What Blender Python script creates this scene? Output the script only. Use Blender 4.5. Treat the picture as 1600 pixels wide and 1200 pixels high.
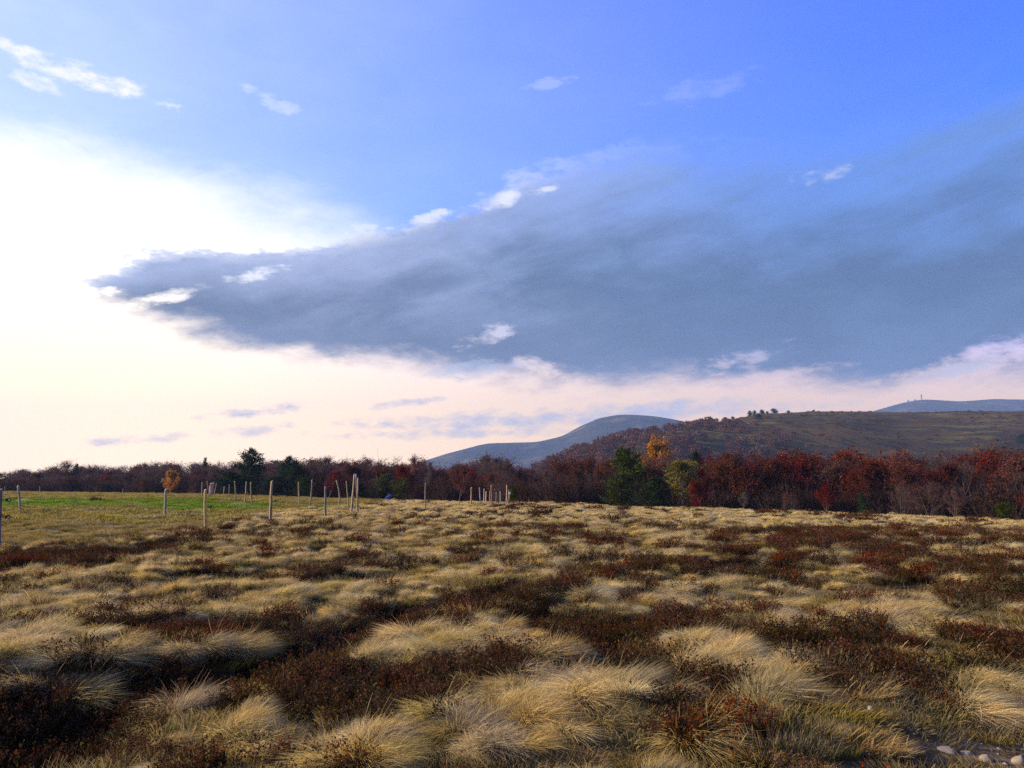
import bpy, math, random
import numpy as np
from mathutils import Vector

for o in list(bpy.data.objects):
    bpy.data.objects.remove(o)
scene = bpy.context.scene
col = scene.collection
R = math.radians

# ------------------------------------------------------------------ camera
EYE = 1.6
FPX = 1331.0                      # focal length in pixels of the 1600 px wide photograph
PITCH = math.atan(150.0 / FPX)
cam_d = bpy.data.cameras.new('camera')
cam_d.sensor_width = 36.0
cam_d.lens = 36.0 * FPX / 1600.0
cam_d.clip_start = 0.05
cam_d.clip_end = 60000.0
cam = bpy.data.objects.new('camera', cam_d)
col.objects.link(cam)
cam.location = (0, 0, EYE)
cam.rotation_euler = (math.pi / 2 + PITCH, 0, 0)
scene.camera = cam
CP, SP = math.cos(PITCH), math.sin(PITCH)


def ray(px, py):
    a = (px - 800.0) / FPX
    b = (600.0 - py) / FPX
    return np.array([a, CP - b * SP, SP + b * CP])


def azel(px, py):
    d = ray(px, py)
    d = d / np.linalg.norm(d)
    return math.atan2(d[0], d[1]), math.asin(d[2])


def project(x, y, z):
    """world points -> photograph pixels (used only to decide what grows where)"""
    zz = z - EYE
    dep = np.maximum(y * CP + zz * SP, 0.2)
    up = -y * SP + zz * CP
    return 800 + FPX * x / dep, 600 - FPX * up / dep


# ------------------------------------------------------------------ light
SUN_AZ = R(-78.0)     # left of the view, a little ahead
SUN_EL = R(18.0)
sun_d = bpy.data.lights.new('sun', 'SUN')
sun_d.energy = 5.0
sun_d.angle = R(2.5)
sun_d.color = (1.0, 0.80, 0.50)
sun = bpy.data.objects.new('sun', sun_d)
col.objects.link(sun)
sdir = Vector((math.sin(SUN_AZ) * math.cos(SUN_EL), math.cos(SUN_AZ) * math.cos(SUN_EL), math.sin(SUN_EL)))
sun.rotation_euler = (-sdir).to_track_quat('-Z', 'Y').to_euler()
sun.location = (-60, 40, 60)

scene.view_settings.view_transform = 'Standard'
scene.view_settings.look = 'None'
scene.view_settings.gamma = 1.0
scene.view_settings.exposure = 1.15
scene.view_settings.use_curve_mapping = False
scene.render.engine = 'CYCLES'
scene.cycles.max_bounces = 6
scene.cycles.diffuse_bounces = 2
scene.cycles.glossy_bounces = 1
scene.cycles.transmission_bounces = 3
scene.cycles.transparent_max_bounces = 6
scene.cycles.volume_bounces = 0
scene.cycles.use_denoising = False
scene.cycles.sample_clamp_indirect = 2.0
scene.cycles.sample_clamp_direct = 6.0


# ------------------------------------------------------------------ node expression helper
class X:
    """a socket (or number) that can be combined with + - * / inside one node tree"""
    tree = None

    def __init__(s, v): s.v = v

    @staticmethod
    def m(op, *a, clamp=False):
        n = X.tree.nodes.new('ShaderNodeMath'); n.operation = op; n.use_clamp = clamp
        for i, q in enumerate(a):
            q = q.v if isinstance(q, X) else q
            if isinstance(q, (int, float)): n.inputs[i].default_value = float(q)
            else: X.tree.links.new(q, n.inputs[i])
        return X(n.outputs[0])

    def __add__(s, o): return X.m('ADD', s, o)
    __radd__ = __add__
    def __sub__(s, o): return X.m('SUBTRACT', s, o)
    def __rsub__(s, o): return X.m('SUBTRACT', o, s)
    def __mul__(s, o): return X.m('MULTIPLY', s, o)
    __rmul__ = __mul__
    def __truediv__(s, o): return X.m('DIVIDE', s, o)
    def __rtruediv__(s, o): return X.m('DIVIDE', o, s)


def sstep(e0, e1, x):
    n = X.tree.nodes.new('ShaderNodeMapRange'); n.interpolation_type = 'SMOOTHSTEP'
    for k, q in (('Value', x), ('From Min', e0), ('From Max', e1)):
        q = q.v if isinstance(q, X) else q
        if isinstance(q, (int, float)): n.inputs[k].default_value = q
        else: X.tree.links.new(q, n.inputs[k])
    return X(n.outputs[0])


def noise(vec, scale, detail=5, rough=.55, dist=0.0):
    n = X.tree.nodes.new('ShaderNodeTexNoise')
    n.inputs['Scale'].default_value = scale; n.inputs['Detail'].default_value = detail
    n.inputs['Roughness'].default_value = rough; n.inputs['Distortion'].default_value = dist
    if vec is not None: X.tree.links.new(vec, n.inputs['Vector'])
    return X(n.outputs['Fac'])


def mixc(f, a, b):
    n = X.tree.nodes.new('ShaderNodeMix'); n.data_type = 'RGBA'
    for i, q in ((0, f), (6, a), (7, b)):
        q = q.v if isinstance(q, X) else q
        if isinstance(q, (int, float)): n.inputs[i].default_value = q
        elif isinstance(q, tuple): n.inputs[i].default_value = (q[0], q[1], q[2], 1)
        else: X.tree.links.new(q, n.inputs[i])
    return X(n.outputs[2])


def vecmul(vec, s):
    n = X.tree.nodes.new('ShaderNodeMapping'); n.inputs['Scale'].default_value = s
    X.tree.links.new(vec, n.inputs['Vector'])
    return n.outputs[0]


def curve(x, pts, lo, hi):
    """piecewise-smooth y(x) from (x, y) pairs; lo..hi is the range of y"""
    n = X.tree.nodes.new('ShaderNodeFloatCurve')
    x0, x1 = pts[0][0], pts[-1][0]
    c = n.mapping.curves[0]
    q = [((a - x0) / (x1 - x0), (b - lo) / (hi - lo)) for a, b in pts]
    c.points[0].location = q[0]; c.points[1].location = q[-1]
    for p in q[1:-1]: c.points.new(*p)
    for p in c.points: p.handle_type = 'AUTO_CLAMPED'
    n.mapping.update()
    t = (x - x0) / (x1 - x0)
    X.tree.links.new(t.v, n.inputs['Value'])
    return X(n.outputs[0]) * (hi - lo) + lo


# ------------------------------------------------------------------ sky
world = bpy.data.worlds.new('World')
scene.world = world
world.use_nodes = True
world.cycles.sampling_method = 'MANUAL'
world.cycles.sample_map_resolution = 512
wt = world.node_tree
wt.nodes.clear()
X.tree = wt
tc = wt.nodes.new('ShaderNodeTexCoord')
D = tc.outputs['Generated']
sep = wt.nodes.new('ShaderNodeSeparateXYZ'); wt.links.new(D, sep.inputs[0])
dx, dy, dz = (X(sep.outputs[i]) for i in range(3))
az = X.m('ARCTAN2', dx, dy)
el = X.m('ARCSINE', X.m('MINIMUM', X.m('MAXIMUM', dz, -1), 1))
sky = wt.nodes.new('ShaderNodeTexSky')
sky.sky_type = 'NISHITA'
sky.sun_disc = False
sky.sun_elevation = SUN_EL
sky.sun_rotation = SUN_AZ
sky.air_density = 1.0
sky.dust_density = 0.6
sky.ozone_density = 2.0
sky.altitude = 1000
bg_strength = 0.13
hs = wt.nodes.new('ShaderNodeHueSaturation')
hs.inputs['Saturation'].default_value = 1.12
hs.inputs['Value'].default_value = 1.0
hs.inputs['Hue'].default_value = 0.515
wt.links.new(sky.outputs[0], hs.inputs['Color'])
scl = wt.nodes.new('ShaderNodeMix'); scl.data_type = 'RGBA'; scl.blend_type = 'MULTIPLY'
scl.inputs[0].default_value = 1.0
wt.links.new(hs.outputs[0], scl.inputs[6])
scl.inputs[7].default_value = (bg_strength * .29, bg_strength * .93, bg_strength * 2.35, 1)
clear = X(scl.outputs[2])

# cloud noises: direction space stretched along the horizon; streaks rise to the right
mp = wt.nodes.new('ShaderNodeMapping'); mp.inputs['Rotation'].default_value = (0, R(14), 0)
mp.inputs['Scale'].default_value = (1, 1, 2.4); wt.links.new(D, mp.inputs['Vector'])
CV = mp.outputs[0]
n_big = noise(CV, 3.0, 3, .55)
n_mid = noise(CV, 9.0, 5, .62, .4)
n_fine = noise(CV, 32.0, 4, .65)


def streak_noise(tilt, sa, se, detail):
    ct, st_ = math.cos(R(tilt)), math.sin(R(tilt))
    a1 = az * ct + el * st_; e1 = el * ct - az * st_
    cb = wt.nodes.new('ShaderNodeCombineXYZ')
    wt.links.new((a1 * sa).v, cb.inputs[0]); wt.links.new((e1 * se).v, cb.inputs[1])
    return noise(cb.outputs[0], 1.0, detail, .58)


n_str = streak_noise(17, 3.6, 17.0, 5)
wob = (n_big - .5) * 0.10 + (n_mid - .5) * 0.11 + (n_fine - .5) * 0.045 + (n_str - .5) * .07
A = lambda *p: azel(*p)


def bounds(pts):
    return [A(*p) for p in pts]


# thin bright sheet of high cloud round the sun (lit through: white)
va = bounds([(-900, 10), (-300, 90), (0, 205), (220, 262), (420, 305), (560, 345), (700, 392), (900, 450), (1250, 560)])
v_top = curve(az, [(-2.6, .35)] + va + [(1.2, .03), (2.6, .02)], 0.0, 0.8)
sundist = X.m('SQRT', (az - SUN_AZ) * (az - SUN_AZ) * .33 + (el - SUN_EL) * (el - SUN_EL) * 1.4)
veil = sstep(-0.035, 0.06, v_top - el + wob * .5)
glow = X.m('POWER', 2.718, sundist * sundist * -2.3)
veil_f = veil * X.m('MINIMUM', glow * 2.1, 1.0)
halo = X.m('POWER', 2.718, sundist * sundist * -2.6)
sky_a = mixc(X.m('MINIMUM', halo * (.72 + .85 * (n_big * .4 + n_mid * .6)), .95), clear, (.70, .79, .93))
sky_b = mixc(veil_f, sky_a, (1.05, 1.02, .96))
# warm low haze along the horizon
hor = sstep(0.25, 0.06, el) * sstep(-.25, 0.0, el)
warm = mixc(sstep(-0.5, 0.35, az), (1.50, 1.08, .60), (.92, .58, .28))
warm = mixc(sstep(1.6, 2.6, X.m('ABSOLUTE', az)), warm, (.66, .56, .56))
sky_c = mixc(hor * .95, sky_b, warm)

# the grey-blue cloud bank: a wedge that opens to the right
ua = bounds([(70, 466), (150, 440), (230, 400), (300, 372), (450, 372), (560, 346), (750, 284), (900, 238), (1100, 205), (1300, 180), (1450, 140), (1620, 85)])
la = bounds([(70, 472), (150, 486), (230, 520), (300, 540), (480, 572), (700, 594), (850, 608), (1100, 612), (1350, 606), (1620, 596)])
up_b = curve(az, [(-3.0, ua[0][1] - .05)] + ua + [(.9, .48), (1.5, .62), (3.0, .62)], 0.0, .6)
lo_b = curve(az, [(-3.0, la[0][1] + .03)] + la + [(.9, .115), (1.6, .14), (3.0, .22)], 0.0, .6)
torn = .62 + .55 * sstep(.0, -.42, az)          # the thin left end is torn into wisps
upd = up_b - el + wob * torn
lod = el - lo_b + wob * .52
soft = sstep(-.22, .40, az)                # upper edge grows vague towards the right
bank = sstep(0.0, 0.014 + .052 * soft, upd) * sstep(-0.006, 0.036, lod)
bank = bank * sstep(-.60, -.46, az + (n_mid - .5) * .16)


def blob(px, py, rx, ry, gain=1.0, rag=1.0, tilt=.12):
    a, e = A(px, py)
    qx = (az - a + (n_mid - .5) * .05) / (rx / FPX)
    qy = (el - e + (n_mid - .5) * .016 - (az - a) * tilt) / (ry / FPX)
    return sstep(1.2, -.6, qx * qx + qy * qy + (n_fine - .5) * (4.6 * rag) + (n_str - .5) * 2.4) * gain


def union(lst):
    m = lst[0]
    for b in lst[1:]: m = X.m('MAXIMUM', m, b)
    return m


gaps = union([blob(768, 520, 44, 16, .6, 1.4, .35), blob(1160, 563, 70, 14, .5, 1.4, .2), blob(1540, 558, 150, 26, .95, .9, .22), blob(228, 474, 90, 12, 1.0, .8, .35),
              blob(400, 428, 50, 13, .7, 1.2, .3), blob(1230, 585, 120, 8, .5), blob(840, 575, 50, 16, .7, 1, -.4)])
bank = bank * (1 - gaps)
hgt = X.m('MAXIMUM', lod, 0.0) / (X.m('MAXIMUM', lod, 0.0) + X.m('MAXIMUM', upd, 0.0) + .004)     # 0 at the base of the bank, 1 at its top
body = sstep(.98, .34, hgt + (n_str - .5) * .75 + (n_mid - .5) * .45 + (n_big - .5) * .5)
c_top = mixc(soft, (.36, .43, .66), (.115, .245, .62))
c_core = mixc(sstep(-.4, .5, az), (.098, .145, .245), (.060, .118, .235))
c_core = mixc(sstep(.40, .62, n_mid * .6 + n_str * .4) * .45, c_core, mixc(soft, (.19, .25, .38), (.105, .19, .36)))
behind = sstep(.7, 1.6, az)  # out of view: grey cloud added to make the ambient light less blue
c_core = mixc(behind, c_core, (.19, .20, .23)); c_top = mixc(behind, c_top, (.30, .33, .40))
bank_c = mixc(body, c_top, c_core)
bank_c = mixc(sstep(.028, .0, lod) * .30, bank_c, (.22, .23, .30))          # paler frayed underside
rim = sstep(.034, .0, upd) * sstep(.44, .58, n_mid * .5 + n_fine * .5) * sstep(.42, .0, az)
bank_c = mixc(rim * .9, bank_c, (.80, .81, .86))
bank = bank * (1 - .45 * soft * sstep(.55, 1.0, hgt) * sstep(.40, .60, n_str))
sky_d = mixc(bank * .98, sky_c, bank_c)
# small clouds: white ones lit by the sun, and blue-grey ones low over the wood
lit = union([blob(85, 102, 135, 18, 1.0, 1.1, -.14), blob(60, 126, 46, 12, .8, 1.1, -.1), blob(420, 158, 44, 11, .30, 1.7, -.25), blob(786, 312, 36, 13, .75, 1.1, .45),
             blob(662, 344, 46, 9, .65, 1.3, .25), blob(855, 294, 30, 7, .6, 1.1, .3), blob(1290, 268, 44, 12, .28, 1.4, .15), blob(860, 130, 44, 7, .18, 1.4), blob(1100, 142, 85, 20, .10, 1.2)])
sky_e = mixc(lit, sky_d, (.80, .80, .84))
low = union([blob(398, 645, 84, 10, .8, .8), blob(385, 674, 62, 13, .75, .7), blob(182, 686, 50, 10, .65, .8), blob(270, 681, 36, 9, .55), blob(655, 628, 66, 7, .75, .7),
             blob(880, 652, 330, 20, .85, .7, .05), blob(720, 676, 240, 10, .65, .8, .02), blob(1120, 640, 160, 12, .6, .8, .03), blob(1310, 632, 44, 8, .35), blob(1490, 577, 70, 12, .7, .8, .2), blob(735, 577, 74, 16, .7, 1, .1)])
sky_f = mixc(low, sky_e, (.37, .43, .58))
bgn = wt.nodes.new('ShaderNodeBackground')
bgn.inputs['Strength'].default_value = 0.61
wt.links.new(sky_f.v, bgn.inputs['Color'])
wo = wt.nodes.new('ShaderNodeOutputWorld')
wt.links.new(bgn.outputs[0], wo.inputs['Surface'])

HAZE_DENSITY = 1.6e-4

# ------------------------------------------------------------------ numeric helpers
rng = np.random.default_rng(7)


def _hash(i, j, s):
    n = (i.astype(np.int64) * 374761393 + j.astype(np.int64) * 668265263 + s * 974634777) & 0x7fffffff
    n = ((n ^ (n >> 13)) * 1274126177) & 0x7fffffff
    return ((n ^ (n >> 16)) & 0xffff) / 65535.0


def vnoise(x, y, s=0):
    x = np.asarray(x, float); y = np.asarray(y, float)
    i = np.floor(x); j = np.floor(y)
    fx = x - i; fy = y - j
    fx = fx * fx * (3 - 2 * fx); fy = fy * fy * (3 - 2 * fy)
    a = _hash(i, j, s); b = _hash(i + 1, j, s); c = _hash(i, j + 1, s); d = _hash(i + 1, j + 1, s)
    return (a * (1 - fx) + b * fx) * (1 - fy) + (c * (1 - fx) + d * fx) * fy


def fbm(x, y, s=0, o=4):
    v = 0.0; amp = .5; f = 1.0
    for k in range(o):
        v = v + amp * vnoise(x * f + 17.3 * k, y * f - 9.1 * k, s + k)
        amp *= .5; f *= 2.03
    return v / (1 - .5 ** o)


def smooth(a, b, x):
    t = np.clip((x - a) / (b - a), 0, 1)
    return t * t * (3 - 2 * t)


def slope_of(py):
    b = (600.0 - py) / FPX
    return -(SP + b * CP) / (CP - b * SP)


# crest of the moor: where it is seen to end, and how far off it is
CR_PX = np.array([-300, 0, 300, 500, 700, 850, 1000, 1300, 1600, 1900.0])
CR_PY = np.array([767, 769, 773, 780, 786, 789, 796, 805, 818, 830.0])
CR_D = np.array([125, 118, 100, 82, 70, 62, 57, 50, 44, 40.0])
CR_U = (CR_PX - 800) / FPX * CP
CR_T = np.array([slope_of(p) for p in CR_PY])

# peat hollows, as lines on the ground: (photo x, photo y) of points on them
HOLLOWS = [([(-60, 1195), (70, 1150), (200, 1085), (350, 1062), (470, 1042), (560, 990), (660, 965), (790, 950)], .28, .58),
           ([(820, 985), (900, 1010), (985, 1042), (1010, 1060)], .22, .55),
           ([(1120, 905), (1210, 905), (1290, 925), (1350, 930)], .25, 1.0),
           ([(20, 880), (110, 885), (190, 880)], .2, 1.2)]
hol_pts = []
for line, dep, wid in HOLLOWS:
    w = []
    for p in line:
        d = ray(*p); t = -EYE / d[2]
        w.append((d[0] * t, d[1] * t))
    hol_pts.append((np.array(w), dep, wid))


def seg_dist(x, y, line):
    best = np.full(np.shape(x), 1e9)
    for (x0, y0), (x1, y1) in zip(line[:-1], line[1:]):
        vx, vy = x1 - x0, y1 - y0
        t = np.clip(((x - x0) * vx + (y - y0) * vy) / (vx * vx + vy * vy), 0, 1)
        best = np.minimum(best, np.hypot(x - x0 - t * vx, y - y0 - t * vy))
    return best


def ground_z(x, y, relief=True):
    x = np.asarray(x, float); y = np.asarray(y, float)
    yy = np.maximum(y, 0.0)
    u = np.clip(x / np.maximum(y, 6.0), CR_U[0], CR_U[-1])
    t = np.interp(u, CR_U, CR_T); d = np.interp(u, CR_U, CR_D)
    a = 2 * EYE / d - t; b = -EYE / d ** 2
    z = a * yy + b * yy ** 2
    # behind the crest the slope eases into a shelf, then falls to the valley
    shelf = np.interp(u, [-.6, -.2, .1, .6], [-2.2, -3.5, -6.0, -7.0])
    k = 1.6
    z = np.where(yy > d, shelf + np.log1p(np.exp(np.clip((z - shelf) * k, -40, 40))) / k, z)
    r = np.hypot(x, y)
    z = z - 45 * smooth(330, 1000, r)
    if relief:
        near = 1 - smooth(60, 140, r)
        q = (fbm(x * .55, y * .55, 3, 3) - .5) * .34 + (fbm(x * 1.7, y * 1.7, 9, 3) - .5) * .16
        z = z + q * near * smooth(0.5, 4, r)
        for line, dep, wid in hol_pts:
            dd = seg_dist(x, y, line) + (fbm(x * 1.3, y * 1.3, 21, 2) - .5) * .5
            z = z - dep * (1 - smooth(wid * .35, wid * 1.25, dd))
    return z


def hollow_mask(x, y):
    m = np.zeros(np.shape(x))
    for line, dep, wid in hol_pts:
        dd = seg_dist(x, y, line) + (fbm(x * 1.3, y * 1.3, 21, 2) - .5) * .5
        m = np.maximum(m, 1 - smooth(wid * .5, wid * 1.3, dd))
    return m


def on_ground(px, py):
    """the ground point seen at a photograph pixel (first hit on the real terrain)"""
    d = ray(px, py)
    ts = np.concatenate([np.linspace(2.5, 40, 1500), np.linspace(40, 190, 1500)[1:]])
    x = d[0] * ts; y = d[1] * ts; z = EYE + d[2] * ts
    g = ground_z(x, y)
    hit = np.nonzero(z <= g)[0]
    i = hit[0] if len(hit) else int(np.argmin(z - g))
    return x[i], y[i], float(g[i])


def gz(x, y):
    return float(ground_z(np.array([x]), np.array([y]))[0])


# ------------------------------------------------------------------ mesh helpers
def make_mesh(name, V, quads=None, tris=None, color=None, mat=None, smooth_shade=False, attrs=None):
    me = bpy.data.meshes.new(name)
    V = np.asarray(V, np.float32)
    parts = []; tot = []
    if quads is not None and len(quads): parts.append(np.asarray(quads, np.int32).ravel()); tot.append(np.full(len(quads), 4, np.int32))
    if tris is not None and len(tris): parts.append(np.asarray(tris, np.int32).ravel()); tot.append(np.full(len(tris), 3, np.int32))
    L = np.concatenate(parts); T = np.concatenate(tot)
    me.vertices.add(len(V)); me.vertices.foreach_set('co', V.ravel())
    me.loops.add(len(L)); me.loops.foreach_set('vertex_index', L)
    me.polygons.add(len(T))
    st = np.zeros(len(T), np.int32); st[1:] = np.cumsum(T)[:-1]
    me.polygons.foreach_set('loop_start', st)
    me.polygons.foreach_set('use_smooth', np.full(len(T), bool(smooth_shade)))
    if color is not None:
        c = np.ones((len(V), 4), np.float32); c[:, :3] = color
        at = me.color_attributes.new('Col', 'FLOAT_COLOR', 'POINT')
        at.data.foreach_set('color', c.ravel())
    for k, v in (attrs or {}).items():
        at = me.attributes.new(k, 'FLOAT', 'POINT'); at.data.foreach_set('value', np.asarray(v, np.float32))
    me.update(calc_edges=True)
    me.validate()
    if mat is not None: me.materials.append(mat)
    return me


class Acc:
    """collects vertices, quads, tris and colours for one mesh"""
    def __init__(s): s.V = []; s.Q = []; s.T = []; s.C = []; s.n = 0

    def add(s, V, Q=None, T=None, C=None):
        V = np.asarray(V, float).reshape(-1, 3)
        if Q is not None and len(Q): s.Q.append(np.asarray(Q).reshape(-1, 4) + s.n)
        if T is not None and len(T): s.T.append(np.asarray(T).reshape(-1, 3) + s.n)
        C = np.asarray(C if C is not None else (1, 1, 1), float)
        s.C.append(np.broadcast_to(C, V.shape) if C.ndim == 1 else C)
        s.V.append(V); s.n += len(V)

    def mesh(s, name, mat, smooth_shade=False):
        return make_mesh(name, np.concatenate(s.V), np.concatenate(s.Q) if s.Q else None, np.concatenate(s.T) if s.T else None,
                         np.concatenate(s.C), mat, smooth_shade)


def link(name, data, parent=None, loc=None, label=None, cat=None, group=None, kind=None):
    o = bpy.data.objects.new(name, data)
    col.objects.link(o)
    if parent is not None: o.parent = parent
    if loc is not None: o.location = loc
    if label: o['label'] = label
    if cat: o['category'] = cat
    if group: o['group'] = group
    if kind: o['kind'] = kind
    return o


def unit(v):
    return v / np.maximum(np.linalg.norm(v, axis=-1, keepdims=True), 1e-9)


# ------------------------------------------------------------------ materials
def new_mat(name):
    m = bpy.data.materials.new(name); m.use_nodes = True
    m.node_tree.nodes.clear(); X.tree = m.node_tree
    return m


def out_surface(sock):
    o = X.tree.nodes.new('ShaderNodeOutputMaterial'); X.tree.links.new(sock, o.inputs['Surface'])


def attr(name):
    n = X.tree.nodes.new('ShaderNodeAttribute'); n.attribute_name = name
    return n


def plant_mat(name, transl=.35, vary=.35, hue=.02, sat=.25, noise_tint=None):
    """leaf / blade surface: the colour sits on the mesh, each plant differs a little"""
    m = new_mat(name); t = m.node_tree
    oi = t.nodes.new('ShaderNodeObjectInfo')
    rnd = X(oi.outputs['Random'])
    r2 = X.m('FRACT', rnd * 7.13); r3 = X.m('FRACT', rnd * 13.7)
    h = t.nodes.new('ShaderNodeHueSaturation')
    t.links.new(attr('Col').outputs['Color'], h.inputs['Color'])
    t.links.new((rnd * (2 * hue) + (.5 - hue)).v, h.inputs['Hue'])
    t.links.new((r2 * (2 * sat) + (1 - sat)).v, h.inputs['Saturation'])
    t.links.new((r3 * (2 * vary) + (1 - vary)).v, h.inputs['Value'])
    c = h.outputs[0]
    d = t.nodes.new('ShaderNodeBsdfDiffuse'); t.links.new(c, d.inputs['Color'])
    tr = t.nodes.new('ShaderNodeBsdfTranslucent'); t.links.new(c, tr.inputs['Color'])
    mx = t.nodes.new('ShaderNodeMixShader'); mx.inputs[0].default_value = transl
    t.links.new(d.outputs[0], mx.inputs[1]); t.links.new(tr.outputs[0], mx.inputs[2])
    out_surface(mx.outputs[0])
    return m


M_GRASS = plant_mat('dry_grass_blades', .38, .20, .010, .18)
M_SHRUB = plant_mat('bilberry_leaves', .25, .30, .014, .15)
M_LEAF = plant_mat('tree_leaves', .30, .28, .018, .15)
M_GOLD = plant_mat('golden_leaves', .45, .05, .004, .05)
M_NEEDLE = plant_mat('needles', .15, .22, .015, .15)


def bark_mat(name, c1, c2, scale=6, rough=.9, stretch=(1, 1, .15)):
    m = new_mat(name); t = m.node_tree
    tcn = t.nodes.new('ShaderNodeTexCoord')
    v = vecmul(tcn.outputs['Object'], stretch)
    n1 = noise(v, scale, 6, .65); n2 = noise(tcn.outputs['Object'], scale * .4, 3, .5)
    c = mixc(sstep(.3, .7, n1), c1, c2)
    c = mixc(sstep(.45, .75, n2) * .5, c, tuple(q * .55 for q in c1))
    p = t.nodes.new('ShaderNodeBsdfPrincipled'); p.inputs['Roughness'].default_value = rough
    t.links.new(c.v, p.inputs['Base Color'])
    b = t.nodes.new('ShaderNodeBump'); b.inputs['Strength'].default_value = .6; b.inputs['Distance'].default_value = .01
    t.links.new(n1.v, b.inputs['Height']); t.links.new(b.outputs[0], p.inputs['Normal'])
    out_surface(p.outputs[0])
    return m


M_BARK = bark_mat('beech_bark', (.038, .030, .028), (.080, .066, .060), 3)
M_BARK_PALE = bark_mat('pale_bark', (.30, .26, .24), (.48, .44, .42), 3)
M_BARK_PINE = bark_mat('pine_bark', (.07, .045, .03), (.13, .085, .06), 3)

# ground
m = new_mat('moor_ground'); t = m.node_tree
geo = t.nodes.new('ShaderNodeNewGeometry'); P = geo.outputs['Position']
n1 = noise(P, 1.2, 8, .65); n2 = noise(P, 9, 6, .6); n3 = noise(vecmul(P, (.35, 1, 1)), .35, 5, .6)
soil = X(attr('soil').outputs['Fac']); green = X(attr('green').outputs['Fac']); far = X(attr('far').outputs['Fac']); past = X(attr('pasture').outputs['Fac'])
n4 = noise(P, 55, 4, .7)
base = mixc(sstep(.35, .65, n1), (.050, .034, .016), (.085, .062, .024))
base = mixc(sstep(.52, .66, n4) * .7, base, (.24, .165, .07))
straw = mixc(sstep(.3, .7, n3), (.15, .115, .042), (.22, .17, .068))
straw = mixc(sstep(.55, .72, n1) * .6, straw, (.08, .055, .03))
base = mixc(X.m('MAXIMUM', far, past), base, straw)
base = mixc(green, base, mixc(sstep(.35, .65, n2), (.10, .17, .014), (.13, .20, .02)))
soilc = mixc(sstep(.35, .7, n2), (.10, .072, .046), (.19, .145, .10))
base = mixc(soil * sstep(.35, .6, n1 * .6 + n2 * .4), base, soilc)
p = t.nodes.new('ShaderNodeBsdfPrincipled'); p.inputs['Roughness'].default_value = .95
p.inputs['Specular IOR Level'].default_value = .1
t.links.new(base.v, p.inputs['Base Color'])
b = t.nodes.new('ShaderNodeBump'); b.inputs['Strength'].default_value = .7; b.inputs['Distance'].default_value = .04
t.links.new((n2 + n1 + n4 * .6).v, b.inputs['Height']); t.links.new(b.outputs[0], p.inputs['Normal'])
out_surface(p.outputs[0])
M_GROUND = m


def hill_mat(name, cols, scale, stretch, rough_patch=4):
    m = new_mat(name); t = m.node_tree
    geo = t.nodes.new('ShaderNodeNewGeometry')
    v = vecmul(geo.outputs['Position'], stretch)
    n1 = noise(v, scale, 8, .62, .4); n2 = noise(v, scale * 3.7, 8, .65); n3 = noise(v, scale * 14, 5, .6)
    c = mixc(sstep(.38, .62, n1), cols[0], cols[1])
    c = mixc(sstep(.50, .66, n2), c, cols[2])
    c = mixc(sstep(.55, .70, n1 * .4 + n3 * .6), c, cols[3])
    c = mixc(sstep(.60, .72, n2 * .5 + n3 * .5) * .8, c, cols[4])
    p = t.nodes.new('ShaderNodeBsdfPrincipled'); p.inputs['Roughness'].default_value = .95
    p.inputs['Specular IOR Level'].default_value = .05
    t.links.new(c.v, p.inputs['Base Color'])
    b = t.nodes.new('ShaderNodeBump'); b.inputs['Strength'].default_value = .8; b.inputs['Distance'].default_value = rough_patch
    t.links.new((n2 + n3 * .5).v, b.inputs['Height']); t.links.new(b.outputs[0], p.inputs['Normal'])
    out_surface(p.outputs[0])
    return m


M_HILL = hill_mat('heather_hill', [(.045, .030, .012), (.085, .055, .017), (.12, .095, .022), (.12, .045, .018), (.24, .17, .055)], .017, (.45, 1, 2.4), 1.0)
M_MTN = hill_mat('far_mountain', [(.012, .018, .018), (.026, .026, .02), (.09, .07, .045), (.045, .028, .022), (.13, .10, .06)], .0028, (1, 1, 2.2), 8)

# ------------------------------------------------------------------ ground sheet
GREEN_PX = [(60, 786, 150, 7), (330, 791, 110, 6), (250, 783, 90, 4), (-150, 786, 200, 9), (520, 793.5, 40, 2.5), (575, 791, 14, 2.5)]
SOIL_PX = [(1575, 1188, 70, 26), (1320, 927, 75, 9), (1510, 1160, 40, 10), (1240, 935, 40, 6), (1450, 1176, 40, 12), (1480, 968, 40, 5)]
az_f = np.concatenate([np.linspace(-math.pi, -.72, 50)[:-1], np.linspace(-.72, .72, 520), np.linspace(.72, math.pi, 50)[1:]])
rad = np.concatenate([[0.02], np.geomspace(.6, 4000, 320)])
AA, RR = np.meshgrid(az_f, rad)
gx = RR * np.sin(AA); gy = RR * np.cos(AA)
gzv = ground_z(gx, gy)
ppx, ppy = project(gx, gy, gzv)


def px_mask(ppx, ppy, lst, soft=.35):
    mk = np.zeros(np.shape(ppx))
    for (cx, cy, rx, ry) in lst:
        q = ((ppx - cx) / rx) ** 2 + ((ppy - cy) / ry) ** 2
        mk = np.maximum(mk, 1 - smooth(1 - soft, 1 + soft, q))
    return mk


front = gy > 2
nz = (fbm(gx * .8, gy * .8, 31, 3) - .5)
green_m = px_mask(ppx + nz * 40, ppy + nz * 5, GREEN_PX, .7) * front
soil_m = px_mask(ppx, ppy + nz * 12, SOIL_PX, .6) * front


def pasture_mask(px, py):
    # grazed ground beyond the fence on the left
    lim = np.interp(px, [-400, 0, 100, 250, 330, 420, 560, 700], [862, 856, 850, 838, 829, 800, 790, 770])
    return smooth(3, -3, py - lim)


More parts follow.
